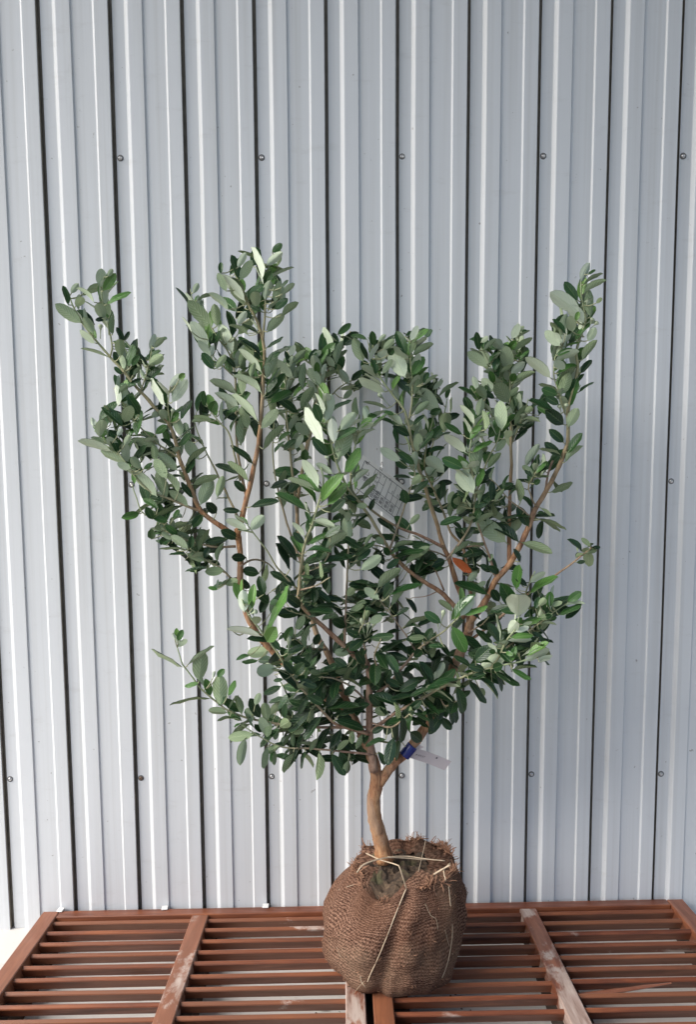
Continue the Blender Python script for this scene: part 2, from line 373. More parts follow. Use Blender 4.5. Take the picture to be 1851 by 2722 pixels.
# ------------------------------------------------------------------ louvred shutters lying on the ground
TILT, ROLLX, BACKY, BACKZ = 0.11, 0.0095, -0.012, -1.1935     # surface rises towards the front
PWID, FW_, FT = 0.784, 0.040, 0.034
def panel_pt(x, y):                     # pixel -> point on the plane of the shutters' top
    d = ray(x, y); n = Vector((-ROLLX, TILT, 1)); o = Vector((0, BACKY, BACKZ))
    return CAM + d*((o - CAM).dot(n)/d.dot(n))
LEN = 0.80
def shutter(x0, label, scuffs, splinter=None):
    root = obj('louvred_shutter', None, None, label, 'shutter', None)
    e1 = Vector((1, 0, ROLLX)).normalized(); e2 = Vector((0, 1, -TILT)).normalized(); e3 = e1.cross(e2)
    M = Matrix((e1, e2, e3)).transposed().to_4x4(); M.translation = Vector((x0, BACKY, BACKZ + x0*ROLLX)) - e3*0.0
    root.matrix_world = M
    def piece(name, b, mat, sub=1):
        v, f = box(*b, bev=0.0018); me = mesh(name, v, f, [mat]); return obj(name, me, root)
    xs = [0, PWID/2 - FW_/2, PWID - FW_]
    for i, x in enumerate(xs):
        piece('stile', (x, x+FW_, -LEN, -0.003 if i != 1 else -0.034, -FT, (0.0012, 0.0, 0.0012)[i]), M_WY[scuffs[i]])
    for a, b in ((xs[0]+FW_+0.0004, xs[1]-0.0004 if False else xs[2]-0.0004),):
        piece('rail', (a, b, -0.032, 0.0, -FT-0.001, 0.0006), M_WX[0])
        piece('rail', (a, b, -LEN, -LEN+0.04, -FT-0.012, -FT-0.0005), M_WX[0])
    ph = math.radians(33)
    for cell in (0, 1):
        xa, xb = xs[cell]+FW_-0.004, xs[cell+1]+0.004
        v, f = box(xa, xb, -0.005, 0.005, -0.028, 0.0, bev=0.0016)
        c, s = math.cos(ph), math.sin(ph)
        v = [(x, y*c - z*s, y*s + z*c) for x, y, z in v]      # top leans towards the camera
        mm = [mesh('slat', v, f, [m]) for m in M_WX]
        for i in range(21):
            yy = -0.050 - i*SLAT
            if yy < -LEN+0.045: break
            wear = 1 if rnd.random() < scuffs[3] else 0
            o = obj('slat', mm[wear], root); o.location = (0, yy + 0.0, -0.006 + rnd.uniform(-.001, .001))
            o.rotation_euler = (rnd.uniform(-.04, .04), rnd.uniform(-.002, .002), rnd.uniform(-.003, .003))
            if splinter and (cell, i) == splinter:
                m = MB()
                p = catmull([(xb-0.30, -0.012, 0.000), (xb-0.2, -0.016, -0.004), (xb-0.11, -0.019, -0.012), (xb-0.30+0.02, -0.022, -0.022)][:3], 5)
                m.add(tube([Vector((xa+0.006+0.20*t, -0.016-0.004*math.sin(3*t), -0.018+0.020*t)) for t in np.linspace(0, 1, 8)], [0.0015+0.003*math.sin(math.pi*t) for t in np.linspace(0.08, 1, 8)], 5, 0.3))
                s_ = obj('splinter', m.mesh('splinter', [M_WX[1]]), root); s_.location = o.location
                s_['label'] = 'splinter of wood split away from the slat'
    return root
a_, b_ = panel_pt(498, 2443.6/S*1.0), panel_pt(498, 2705/S)
SLAT = 0.0497
SL, SR = -0.741, 0.0575
shutter(SL, 'red-brown slatted wooden shutter beside bare concrete, middle stile scuffed white in one patch', (0, 1, 2, 0.2))
shutter(SR, 'red-brown slatted wooden shutter with a splintered slat and long pale worn stile', (2, 2, 0, 0.5), splinter=(1, 6))
v, f = box(-0.72, 0.82, -0.83, -0.78, FLOOR_Z, BACKZ + 0.045 - FT, 0.002)
obj('timber_bearer', mesh('timber_bearer', v, f, [M_WX[0]]), None, 'low wooden bearer under the front edge of the shutters', 'timber')
# added battens carry the stiles, coloured as shade between slats; tops follow the slope
M_BAT = mat_simple('batten_shade', (0.045, 0.028, 0.020), 0.85, 0, 0.4, 30, 0.3)
for (xa, xb, lab) in ((SL+0.004, SL+FW_+0.022, 'added batten, dark for shade, under the corner stile beside bare concrete'), (SL+0.376, SL+0.432, 'added batten, dark for shade, under the patchily scuffed middle stile'),
                 (SL+PWID-FW_+0.002, SR+0.075, 'wide added batten, dark for shade, under the root ball and the joint of both shutters'), (SR+0.376, SR+0.434, 'added batten, dark for shade, under the long pale worn stile'), (SR+PWID-FW_+0.004, SR+PWID+0.02, 'added batten, dark for shade, under the end stile of the splintered shutter')):
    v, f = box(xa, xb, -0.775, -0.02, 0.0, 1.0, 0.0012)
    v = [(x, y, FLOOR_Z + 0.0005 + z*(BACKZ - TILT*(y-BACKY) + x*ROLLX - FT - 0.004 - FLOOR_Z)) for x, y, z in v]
    obj('shade_batten', mesh('shade_batten', v, f, [M_BAT]), None, lab, 'timber', 'added battens under the shutters')
for (x, y, where) in ((137, 2059, 'right beside the corner stile'), (374, 2054.5, 'just before the scuffed middle stile'), (603, 2050, 'between the middle stile and the root ball')):
    c = P(x, y, -0.010)
    m = MB(); m.add(box(-0.0075, 0.0075, -0.009, 0.006, 0.002, 0.0042, 0.0009)); m.add(box(-0.0075, 0.0075, 0.0061, 0.008, -0.02, 0.0042, 0.0006))
    o = obj('white_clip', m.mesh('white_clip', [M_WHITE]), None, 'small white clip on the shutter back rail ' + where, 'clip', 'white clips on the back rail')
    o.location = (c.x, -0.012, BACKZ + c.x*ROLLX + 0.0005); o.rotation_euler = (0.0, -ROLLX, rnd.uniform(-.15, .15))

# ------------------------------------------------------------------ tree: root ball
TY = -0.285
BASE = P(893, 2183, TY); BASE.z = BACKZ - TILT*(TY - BACKY) + BASE.x*ROLLX
tree = obj('guava_tree', None, None, 'young bushy tree with grey-green leaves and a burlap-wrapped root ball', 'tree'); tree.location = BASE
def part(name, me, parent=tree, **k):
    o = obj(name, me, parent, **k)
    if parent is tree: o.location = -BASE
    return o
sil = [(1950, 803, 1034), (1965, 797, 1040), (1985, 780, 1049), (2005, 765, 1055), (2030, 749, 1058), (2060, 738, 1058), (2095, 733, 1056), (2130, 733, 1051), (2155, 737, 1046), (2172, 744, 1041), (2184, 756, 1034), (2191, 775, 1022), (2195, 805, 995), (2196.5, 850, 940)]
ring = []
for (y, xl, xr) in sil:
    a, b = P(xl, y, TY), P(xr, y, TY); ring.append((a.z, a.x, b.x))
zb, zt = ring[-1][0], ring[0][0]
ZBOT = BASE.z - 0.002
ring = [(ZBOT + (z-zb)*(zt-0.010-ZBOT)/(zt-zb), a, b) for z, a, b in ring]
NA, NR = 200, 110
rv = []; uvs = []
ss = np.linspace(0, 1, len(ring))
prevz = None
twine1 = [(905, 1985), (908, 2012), (905, 2060), (893, 2090), (876, 2130), (858, 2172), (842, 2212), (836, 2228)]
def ball_pt(si, ang):
    z = np.interp(si, ss, [r[0] for r in ring]); a = np.interp(si, ss, [r[1] for r in ring]); b = np.interp(si, ss, [r[2] for r in ring])
    cx, r = (a+b)/2, (b-a)/2
    ca, sa = math.cos(ang), math.sin(ang)
    # lumps and folds
    q = Vector((ca*1.6, sa*1.6, z*9))
    k = 1 + 0.060*noise.noise(q) + 0.055*noise.noise(q*2.1 + Vector((5, 0, 0))) + 0.014*noise.noise(q*4.6) + 0.006*noise.noise(q*11)
    top = max(0, 1 - si/0.45)
    k += 0.015*(1-abs(noise.noise(Vector((ang*2.2 + z*14, ang*1.2 - z*9, 4))))*3)*(0.4+0.6*noise.noise(q*1.3+Vector((2, 2, 2))))
    k += 0.045*top*math.sin(ang*7 + 2.2*noise.noise(q)) * (0.5+0.5*noise.noise(Vector((ca*2, sa*2, 7))))
    # crease pulled in by the twine (front) and the overlapping fold on the right
    for (c0, c1, w, d) in ((-1.55, -1.98, 0.10, 0.12), (-0.60, -0.64, 0.05, 0.035), (-2.65, -2.5, 0.2, 0.03)):
        ac = c0 + (c1-c0)*si; da = (ang-ac+math.pi) % (2*math.pi) - math.pi
        k -= d*math.exp(-(da/w)**2)*(0.5+0.5*si if c0 == -1.55 else 1-0.6*si)
    da = (ang+0.60+math.pi) % (2*math.pi) - math.pi
    k -= 0.075*max(0, min(1, (da+0.02)/0.04))*math.exp(-max(0, da)/0.9)*(1-si*0.7) 
    zz = z
    if si < 0.3:       # uneven rim: dips at the front left, stands up at the right back
        t = 1 - si/0.3
        zz += t*(0.006*math.exp(-((ang-0.6)/0.5)**2) - 0.030*math.exp(-((ang+2.15)/0.36)**2) + 0.012*math.exp(-((ang+1.0)/0.45)**2) + 0.006*noise.noise(Vector((ca*4, sa*4, 1))))
    zz += 0.006*noise.noise(q*1.7 + Vector((0, 9, 0)))*(1 if 0.1 < si < 0.9 else 0)
    y = TY + r*k*sa*0.97
    x = cx + r*k*ca
    zz = max(zz, BACKZ - TILT*(y-BACKY) + x*ROLLX + 0.0008)
    return Vector((x, y, zz))
for i in range(NR):
    si = (i/(NR-1))
    for k in range(NA):
        ang = -math.pi + 2*math.pi*k/NA
        rv.append(ball_pt(si, ang)); uvs.append((0.15*ang, 0.30*si))
# turned-in lip
inner = []
for k in range(NA):
    ang = -math.pi + 2*math.pi*k/NA; p = ball_pt(0, ang); c = Vector(((ring[0][1]+ring[0][2])/2, TY, p.z))
    inner.append(p.lerp(c, 0.52 - 0.40*math.exp(-((ang+2.15)/0.5)**2)) + Vector((0, 0, -0.006 + 0.006*noise.noise(p*60))))
faces = []
for i in range(NR-1):
    for k in range(NA): faces.append((i*NA+k, (i+1)*NA+k, (i+1)*NA+(k+1) % NA, i*NA+(k+1) % NA))
o0 = len(rv); rv += inner; uvs += [(0.15*(-math.pi+2*math.pi*k/NA), -0.02) for k in range(NA)]
for k in range(NA): faces.append((o0+k, k, (k+1) % NA, o0+(k+1) % NA))
faces.append(tuple((NR-1)*NA+k for k in range(NA))[::-1])
me = mesh('root_ball', rv, faces, [M_BURLAP], True)
ul = me.uv_layers.new(name='UVMap')
for lp in me.loops:
    ul.data[lp.index].uv = uvs[lp.vertex_index]
for pl in me.polygons:      # close the seam in u
    li = list(pl.loop_indices)
    us = [ul.data[i].uv[0] for i in li]
    if max(us)-min(us) > 0.5 and len(li) == 4:
        for i in li:
            if ul.data[i].uv[0] < 0: ul.data[i].uv[0] += 0.15*2*math.pi
rootball = part('root_ball', me, label='round root ball wrapped in brown burlap')
rimc = Vector(((ring[0][1]+ring[0][2])/2, TY, ring[0][0]))
# soil
v, f = [], []; n1, n2 = 14, 40
v.append(rimc + Vector((0, 0, 0.004)))
for i in range(1, n1+1):
    for k in range(n2):
        a = 2*math.pi*k/n2; pp = ball_pt(0, a-math.pi); d = pp - rimc; q = rimc + Vector((d.x, d.y, 0))*(i/n1*0.93)
        q.z = rimc.z + 0.010*(1-(i/n1)**2) + 0.012*noise.noise(q*45) + 0.008*noise.noise(q*120) - 0.012 + min(0, d.z)*(i/n1)**2*0.8
        v.append(q)
for k in range(n2): f.append((0, 1+k, 1+(k+1) % n2))
for i in range(n1-1):
    for k in range(n2): f.append((1+i*n2+k, 1+(i+1)*n2+k, 1+(i+1)*n2+(k+1) % n2, 1+i*n2+(k+1) % n2))
obj('soil', mesh('soil', v, f, [M_SOIL], False), rootball)
# frayed fibres round the rim
fr = MB()
def fibre(p, d, L, r, curl):
    side = d.orthogonal().normalized(); side.rotate(Matrix.Rotation(rnd.uniform(0, 6.3), 3, d))
    path = [p + d*(L*t) + side*(curl*L*(t**2)) for t in (0, .25, .5, .75, 1)]
    fr.add(tube(path, [r, r, r*.9, r*.8, r*.5], 4))
clumps = [(rnd.gauss(m, w), n_) for m, w, n_, rep_ in ((0.62, 0.16, 26, 4), (0.25, 0.15, 22, 3), (1.2, 0.3, 10, 4), (-0.75, 0.25, 22, 5), (-3.0, 0.2, 18, 4), (2.4, 0.4, 8, 5), (-1.45, 0.25, 12, 3), (-2.2, 0.3, 7, 3)) for _ in range(rep_)]
for (ca_, n_) in clumps:
    lean = Vector((rnd.uniform(-.6, .6), rnd.uniform(-.6, .6), rnd.uniform(.1, .9)))
    for _ in range(n_):
        ang = ca_ + rnd.gauss(0, 0.055); p = ball_pt(rnd.uniform(0, 0.05), ang)
        d = (lean + Vector((rnd.uniform(-.8, .8), rnd.uniform(-.8, .8), rnd.uniform(-.5, .5)))).normalized()
        fibre(p, d, rnd.uniform(0.007, 0.024), rnd.uniform(0.0007, 0.0015), rnd.uniform(-.9, .9))
for i in range(110):       # loose threads on the cloth
    si, ang = rnd.uniform(0.05, 0.9), rnd.uniform(-math.pi, 0.2); p = ball_pt(si, ang); p2 = ball_pt(min(1, si+rnd.uniform(.005, .03)), ang+rnd.uniform(-.08, .08)); nrm = Vector((math.cos(ang), math.sin(ang), 0))*0.0015
    fr.add(tube([p, (p+p2)/2+nrm*2, p2], [0.0006]*3, 4))
o = obj('frayed_edge', fr.mesh('frayed_edge', [M_FRAY], True), rootball, kind='stuff')
# twine
def on_ball(x, y, lift=0.0006):
    best = None
    for i in range(0, NR, 1):
        for k in range(0, NA//2+20, 1):
            p = rv[i*NA+k]
            if p.y > TY+0.03: continue
            d = p - CAM; z = d.dot(FW); X = (W/2 + FPX*d.dot(RT)/z)/S; Yp = (H/2 - FPX*d.dot(UP)/z)/S
            e = (X-x)**2 + (Yp-y)**2 + (p.y-TY)*40
            if best is None or e < best[0]: best = (e, p)
    p = best[1]; c = Vector((rimc.x, TY, p.z)); return p + (p-c).normalized()*lift
def twine(pts, r=0.0016, flat=0.6):
    path = catmull(pts, 6); r *= 0.75
    me = mesh('twine', *tube(path, [r*(1+0.25*noise.noise(p*60)) for p in path], 6, 0.15, 1, flat), [M_STRAW], True); return obj('twine', me, rootball)
twine([on_ball(*p) for p in twine1])
twine([on_ball(*p) for p in [(1018, 2003), (1024, 2050), (1027, 2110), (1023, 2150), (1014, 2190), (1004, 2218)]], 0.0018)
zt_ = rimc.z
def TP(x, y, Y): return P(x, y, Y)
twine([TP(831, 1936, -.30), TP(864, 1951, -.33), TP(900, 1962, -.36), TP(908, 1971, -.385), on_ball(906, 1985)], 0.0018)
twine([TP(810, 1980, -.37), TP(825, 1962, -.36), TP(855, 1951, -.345), TP(881, 1946, -.33), TP(920, 1947, -.31), TP(968, 1951, -.30)], 0.0020)
twine([TP(880, 1944, -.315), TP(925, 1943, -.30), TP(968, 1949, -.31), TP(1010, 1953, -.32)], 0.0016)
twine([TP(985, 1984, -.37), TP(1005, 1972, -.375), TP(1022, 1963, -.38)], 0.0024)
twine([TP(1012, 1998, -.39), TP(1008, 1975, -.375), TP(1022, 1958, -.36)], 0.0018)
twine([TP(950, 1978, -.37), TP(958, 1945, -.345), TP(967, 1905, -.33)], 0.0008)
twine([on_ball(818, 2212), on_ball(824, 2222, .006), on_ball(833, 2236, .008), on_ball(836, 2241, .008)], 0.0013)
twine([on_ball(828, 2225, .004), on_ball(820, 2236, .008), on_ball(812, 2248, .01)], 0.0008)
for pts in ([(965, 2050), (975, 2075), (990, 2085), (995, 2110)], [(1008, 2110), (1018, 2140), (1028, 2165)], [(765, 2150), (772, 2165), (775, 2170)], [(770, 2020), (790, 2010), (808, 2006)]):
    twine([on_ball(*p, .001) for p in pts], 0.0007)

# ------------------------------------------------------------------ tree: stems (traced), leaves
def stem_mesh(path, rad, w0, w1, grey, n=9, seed=0):
    v, f = tube(path, rad, n, 0.22 if rad[0] > 0.004 else 0.12, seed)
    me = mesh('stem', v, f, [M_BARK], True)
    ca = me.color_attributes.new('wood', 'FLOAT_COLOR', 'POINT'); N = len(path)
    d = np.ones((len(v), 4), np.float32); t = np.repeat(np.linspace(0, 1, N), n)[:len(v)]
    d[:, 0] = np.clip(w0 + (w1-w0)*t, 0, 1); d[:, 1] = grey if not isinstance(grey, tuple) else grey[0] + (grey[1]-grey[0])*t
    ca.data.foreach_set('color', d.ravel()); return me
leaves = []      # (matrix, length, age, var, dry, priority)
samples = []     # (x, y, point) along all stems, for hanging traced leaves
def to_px(p):
    d = p - CAM; z = d.dot(FW); return (W/2 + FPX*d.dot(RT)/z)/S, (H/2 - FPX*d.dot(UP)/z)/S
def leaf_matrix(base, axis, normal, L, wid=1.0):
    y = axis.normalized(); z = (normal - y*normal.dot(y)).normalized(); x = y.cross(z)
    m = Matrix((x*wid, y, z)).transposed().to_4x4()
    m = Matrix.Translation(base) @ m @ Matrix.Scale(L, 4); return m
def add_leaf(base, axis, normal, L, age, pr=0.0, wid=1.0, dry=0.0, var=None):
    leaves.append((leaf_matrix(base, axis, normal, L, wid), L, age, rnd.random() if var is None else var, dry, pr, base))
UPV = Vector((0, 0, 1))
fill = []
def leaf_run(path, t0, gap, L, age0, age1, droop, seed, tip=True, spread=0.9):
    r = random.Random(seed); N = len(path)
    cum = [0.0]
    for i in range(1, N): cum.append(cum[-1] + (path[i]-path[i-1]).length)
    tot = cum[-1]; s = t0*tot; phase = r.uniform(0, 3.14)
    def at(s):
        for i in range(1, N):
            if cum[i] >= s:
                k = (s-cum[i-1])/max(1e-9, cum[i]-cum[i-1]); return path[i-1].lerp(path[i], k), (path[i]-path[i-1]).normalized()
        return path[-1], (path[-1]-path[-2]).normalized()
    while s < tot - 0.004:
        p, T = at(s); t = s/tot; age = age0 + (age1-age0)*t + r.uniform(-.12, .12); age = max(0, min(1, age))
        u = T.orthogonal().normalized(); u.rotate(Matrix.Rotation(phase, 3, T)); phase += 1.57 + r.uniform(-.35, .35)
        for sg in (1, -1):
            if r.random() < 0.10: continue
            a = spread*(0.55 + 0.45*age) + r.uniform(-.25, .25)
            ax = T*math.cos(a) + u*(sg*math.sin(a))
            ax = (ax - UPV*(droop*age*(0.75 + r.uniform(-.35, .35)))).normalized()
            nm = (T*0.8 + UPV*(0.3 + 0.8*age*droop) - u*(sg*0.15) + Vector((r.uniform(-.3, .3), r.uniform(-.3, .3), r.uniform(-.3, .3))))
            ll = L*r.uniform(0.75, 1.18)*(0.72 + 0.28*min(1, (1-t)*5 + 0.25))
            base = p + ax*0.004
            if base.y + ax.y*ll > -0.006: ax.y = (-0.006 - base.y)/ll; ax.normalize()
            fill.append((base, ax, nm, ll, age))
        s += gap*r.uniform(0.75, 1.25)
    if tip:
        p, T = at(tot)
        u = T.orthogonal().normalized(); u.rotate(Matrix.Rotation(phase, 3, T))
        for sg in (1, -1):
            ax = (T + u*sg*r.uniform(.15, .4)).normalized()
            fill.append((p, ax, u*(-sg) + T*0.2, L*r.uniform(.55, .8), max(0, age1-0.05)))

# each stem: points (px), depth at base and tip, radius mm base/tip, leaves from t0 (None: bare), options
ST = []
def st(pts, Y0, Y1, r0, r1, t0=None, gap=30, L=50, age=(0.7, 0.15), droop=0.35, wood=(1, 1), grey=0.4, name='branch', spread=0.9, tip=True, bow=0.0):
    ST.append(dict(pts=pts, Y0=Y0, Y1=Y1, r0=r0, r1=r1, t0=t0, gap=gap, L=L, age=age, droop=droop, wood=wood, grey=grey, name=name, spread=spread, tip=tip, bow=bow))
T_ = TY
st([(874, 1952), (864, 1905), (852, 1860), (848, 1815), (855, 1772), (849, 1735), (836, 1692), (821, 1664)], T_, T_, 17.5, 11, wood=(1, 1), grey=(0.0, 0.25), name='trunk')
st([(860, 1778), (872, 1760), (893, 1733), (930, 1699), (965, 1650), (990, 1600), (1012, 1555), (1045, 1480), (1063, 1436), (1067, 1414)], T_, T_+.03, 11, 9.5, grey=(0.1, 0.35))
st([(850, 1750), (842, 1700), (838, 1650), (838, 1560), (834, 1508), (804, 1487)], T_-.01, T_-.05, 9, 6.5, 0.35, 32, 46, (1, 0.95), 0.9, grey=0.7)
# left side
st([(838, 1700), (821, 1664), (790, 1612), (735, 1580), (640, 1500), (575, 1425), (549, 1350), (545, 1290), (545, 1250), (538, 1200)], T_+.03, T_-.02, 7.6, 6.2, grey=(0.3, 0.0))
st([(821, 1666), (778, 1571), (755, 1510), (739, 1474), (713, 1422), (690, 1300), (674, 1163), (690, 1050), (712, 940), (742, 850), (779, 785), (796, 752)], T_+.01, -.075, 9, 1.6, 0.62, 28, 46, (0.8, 0.2), 0.35, grey=(0.3, 0.5), wood=(1, .6))
st([(538, 1215), (560, 1130), (586, 1009), (595, 901), (597, 771), (561, 685), (539, 633), (530, 610)], T_-.02, T_-.05, 6.5, 1.4, 0.30, 34, 54, (0.75, 0.1), 0.25, wood=(1.25, .1), grey=(0.0, 0.4))
st([(597, 771), (602, 698), (602, 640), (610, 600), (620, 588)], T_-.047, T_-.06, 2.6, 1.2, 0.1, 27, 48, (0.35, 0.0), 0.15, wood=(.6, 0), grey=.4)
st([(540, 1222), (499, 1193), (456, 1159), (430, 1098), (408, 1042), (388, 970), (345, 918), (310, 879), (275, 836), (249, 810), (215, 771), (189, 737), (167, 698), (157, 672)], T_-.02, T_-.02, 6, 1.3, 0.35, 33, 46, (0.7, 0.1), 0.3, wood=(1.1, .0), grey=(0, 0.6))
st([(249, 810), (254, 785), (245, 741), (234, 693), (230, 655), (236, 628)], T_-.02, T_-.04, 2.2, 1.2, 0.05, 27, 46, (0.4, 0.05), 0.2, wood=(.4, 0))
st([(319, 888), (332, 849), (342, 806), (345, 785)], T_-.02, T_-.05, 1.8, 1.1, 0.2, 24, 38, (0.5, 0.1), 0.2, wood=(.5, 0))
st([(388, 970), (381, 930), (383, 892)], T_-.02, T_-.06, 1.8, 1.1, 0.3, 24, 50, (0.3, 0.05), 0.1, wood=(.4, 0))
st([(456, 1159), (430, 1150), (387, 1133), (343, 1116), (309, 1085), (279, 1046), (240, 1010)], T_-.02, T_-.07, 3.5, 1.2, 0.15, 26, 48, (0.7, 0.15), 0.3, wood=(.9, 0), grey=.6)
st([(413, 1223), (365, 1185), (322, 1163), (309, 1128), (300, 1100)], T_-.04, T_-.07, 2, 1.1, 0.15, 27, 40, (0.6, 0.2), 0.3, wood=(.3, 0))
st([(535, 1240), (480, 1240), (413, 1223), (375, 1205)], T_-.02, T_-.04, 3, 1.5, 0.2, 26, 42, (0.8, 0.5), 0.4, wood=(.9, .3), grey=.6)
st([(540, 1330), (500, 1288), (469, 1271), (430, 1245)], T_-.02, T_-.05, 2.6, 1.2, 0.15, 25, 42, (0.9, 0.5), 0.45, wood=(.9, .2), grey=.6)
st([(408, 1042), (350, 1000), (310, 960), (275, 910), (267, 890)], T_-.02, T_-.06, 2.4, 1.1, 0.15, 26, 46, (0.5, 0.1), 0.25, wood=(.5, 0))
st([(300, 1070), (262, 1020), (235, 996), (216, 966)], T_-.06, T_-.08, 1.8, 1.0, 0.2, 26, 40, (0.4, 0.1), 0.2, wood=(.2, 0))
st([(560, 1130), (541, 1040), (535, 950), (534, 858), (520, 805), (497, 771), (470, 728), (452, 700)], T_-.02, T_+.05, 3.4, 1.2, 0.25, 26, 50, (0.65, 0.1), 0.25, wood=(.9, 0), grey=.6)
st([(470, 728), (440, 690), (432, 655)], T_+.05, T_+.05, 1.4, 0.9, 0.2, 30, 34, (0.3, 0.1), 0.15, wood=(0, 0))
st([(545, 1090), (522, 992), (500, 960), (474, 927), (462, 895)], T_-.02, T_-.06, 2.4, 1.1, 0.15, 25, 46, (0.5, 0.1), 0.2, wood=(.5, 0))
st([(543, 1180), (500, 1090), (470, 1030), (450, 985), (440, 950)], T_-.03, T_+.04, 2.8, 1.1, 0.2, 26, 46, (0.7, 0.2), 0.3, wood=(.7, 0))
st([(534, 858), (505, 830), (478, 800), (470, 770)], T_+.02, T_-.01, 1.8, 1.0, 0.1, 26, 46, (0.4, 0.1), 0.2, wood=(.3, 0))
# middle back cluster
st([(674, 1163), (662, 1060), (652, 960), (648, 870), (664, 808)], T_+.06, -.14, 3.6, 1.2, 0.25, 26, 46, (0.7, 0.15), 0.3, wood=(.8, 0), grey=.6)
st([(690, 1050), (715, 940), (722, 860), (706, 806)], T_+.08, -.15, 3.2, 1.2, 0.2, 26, 46, (0.7, 0.15), 0.3, wood=(.8, 0), grey=.6)
st([(712, 940), (765, 885), (800, 862), (835, 850)], -.14, -.05, 2.2, 1.1, 0.25, 27, 44, (0.8, 0.4), 0.35, wood=(.5, 0))
st([(685, 1284), (640, 1150), (620, 1040), (622, 960)], T_+.03, T_+.10, 3.0, 1.2, 0.2, 27, 46, (0.85, 0.4), 0.4, wood=(.9, .2), grey=.7)
# front middle stems
st([(806, 1489), (745, 1432), (684, 1374), (680, 1330), (690, 1240), (712, 1180), (733, 1100), (728, 1060)], T_-.05, T_-.10, 6, 1.4, 0.28, 28, 54, (0.95, 0.2), 0.55, wood=(1.2, -.1), grey=.45)
st([(782, 1470), (786, 1362), (790, 1262), (793, 1198), (790, 1140)], T_-.05, T_-.06, 3, 1.2, 0.1, 28, 50, (0.9, 0.35), 0.45, wood=(1, .3), grey=.8)
st([(683, 1345), (633, 1293), (611, 1258), (573, 1206), (560, 1190)], T_-.055, T_-.12, 2.4, 1.1, 0.3, 30, 46, (0.8, 0.35), 0.4, wood=(.7, .0), grey=.8)
st([(745, 1432), (700, 1400), (668, 1390)], T_-.05, T_-.09, 2.2, 1.2, 0.3, 26, 46, (0.95, 0.8), 0.7, wood=(.8, .4))
# right stem system
st([(1063, 1440), (1066, 1414), (1101, 1366), (1127, 1314), (1157, 1280), (1192, 1215), (1217, 1154), (1239, 1116), (1269, 1059), (1286, 1016), (1291, 982), (1291, 926), (1306, 870), (1312, 830), (1310, 797), (1328, 736), (1330, 715), (1321, 676), (1320, 640), (1330, 611)], T_+.03, T_-.03, 8.5, 1.2, 0.56, 30, 46, (0.7, 0.05), 0.2, wood=(1.4, -.1), grey=(0.0, 0.7))
st([(1284, 940), (1271, 896), (1258, 853), (1261, 810), (1278, 786)], T_-.01, T_-.04, 1.8, 1.0, 0.2, 26, 46, (0.4, 0.1), 0.15, wood=(.3, 0))
st([(1236, 1120), (1245, 1075), (1256, 1045)], T_+.01, T_+.03, 2.5, 2.0, None, wood=(1, 1), grey=.7, tip=False)
st([(1217, 1150), (1200, 1107), (1212, 1080), (1222, 1064)], T_, T_-.05, 1.6, 0.9, 0.45, 22, 36, (0.8, 0.5), 0.2, wood=(.8, .3))
st([(1204, 1172), (1157, 1133), (1127, 1099), (1112, 1085)], T_, T_-.05, 1.6, 0.9, 0.5, 30, 40, (0.8, 0.6), 0.3, wood=(.9, .4), grey=.8)
st([(1066, 1447), (1079, 1444), (1135, 1401), (1192, 1353), (1261, 1306), (1330, 1254), (1343, 1241)], T_+.03, T_-.03, 3.6, 1.6, 0.88, 14, 30, (0.8, 0.7), 0.2, wood=(1, .8), grey=.5, tip=False)
st([(1157, 1280), (1157, 1167), (1161, 1055), (1159, 965), (1159, 909), (1157, 831), (1146, 797)], T_+.03, T_+.09, 5, 1.2, 0.50, 27, 50, (0.7, 0.1), 0.2, wood=(1.2, -.1), grey=(.2, .6))
st([(1159, 909), (1132, 850), (1102, 805), (1085, 772)], T_+.08, T_+.05, 2, 1.0, 0.15, 26, 44, (0.5, 0.1), 0.2, wood=(.3, 0))
st([(1157, 831), (1172, 790), (1181, 756)], T_+.08, T_+.07, 1.8, 1.0, 0.2, 25, 40, (0.3, 0.05), 0.15, wood=(.2, 0))
st([(1159, 985), (1115, 940), (1085, 905), (1070, 880)], T_+.08, T_+.03, 2, 1.0, 0.2, 25, 42, (0.6, 0.15), 0.25, wood=(.4, 0))
st([(1161, 1010), (1185, 950), (1200, 905)], T_+.08, T_+.05, 1.8, 1.0, 0.2, 25, 42, (0.6, 0.3), 0.25, wood=(.4, 0))
st([(1127, 1314), (1110, 1258), (1088, 1198), (1080, 1160)], T_+.02, T_-.01, 3, 1.5, 0.3, 38, 46, (0.9, 0.7), 0.5, wood=(1, .8), grey=.7)
st([(1067, 1414), (1060, 1370), (1041, 1336), (1019, 1267), (1006, 1236), (984, 1163), (958, 1085), (941, 1025), (928, 969), (917, 930), (893, 896), (872, 870), (850, 836), (843, 800)], T_+.03, T_+.02, 7, 1.3, 0.50, 28, 50, (0.75, 0.1), 0.25, wood=(1.3, -.1), grey=(.1, .6))
st([(930, 950), (936, 900), (935, 857), (932, 814), (940, 775)], T_+.02, T_, 2.2, 1.1, 0.1, 27, 52, (0.5, 0.0), 0.15, wood=(.4, 0))
st([(1069, 1390), (1066, 1301), (1049, 1241), (1023, 1206), (997, 1137), (967, 1072), (968, 1020), (985, 940), (990, 880)], T_+.04, T_+.06, 4, 1.2, 0.52, 27, 46, (0.75, 0.25), 0.3, wood=(1.2, 0), grey=.3)
st([(967, 1072), (985, 1000), (1010, 935), (1015, 905)], T_+.04, T_+.06, 2, 1.0, 0.2, 28, 50, (0.8, 0.4), 0.3, wood=(.5, 0))
st([(1015, 1270), (1066, 1198), (1079, 1124), (1070, 1060), (1066, 1025), (1077, 975)], T_+.01, T_-.06, 3, 1.2, 0.3, 30, 56, (0.7, 0.1), 0.3, wood=(.9, -.2), grey=.8)
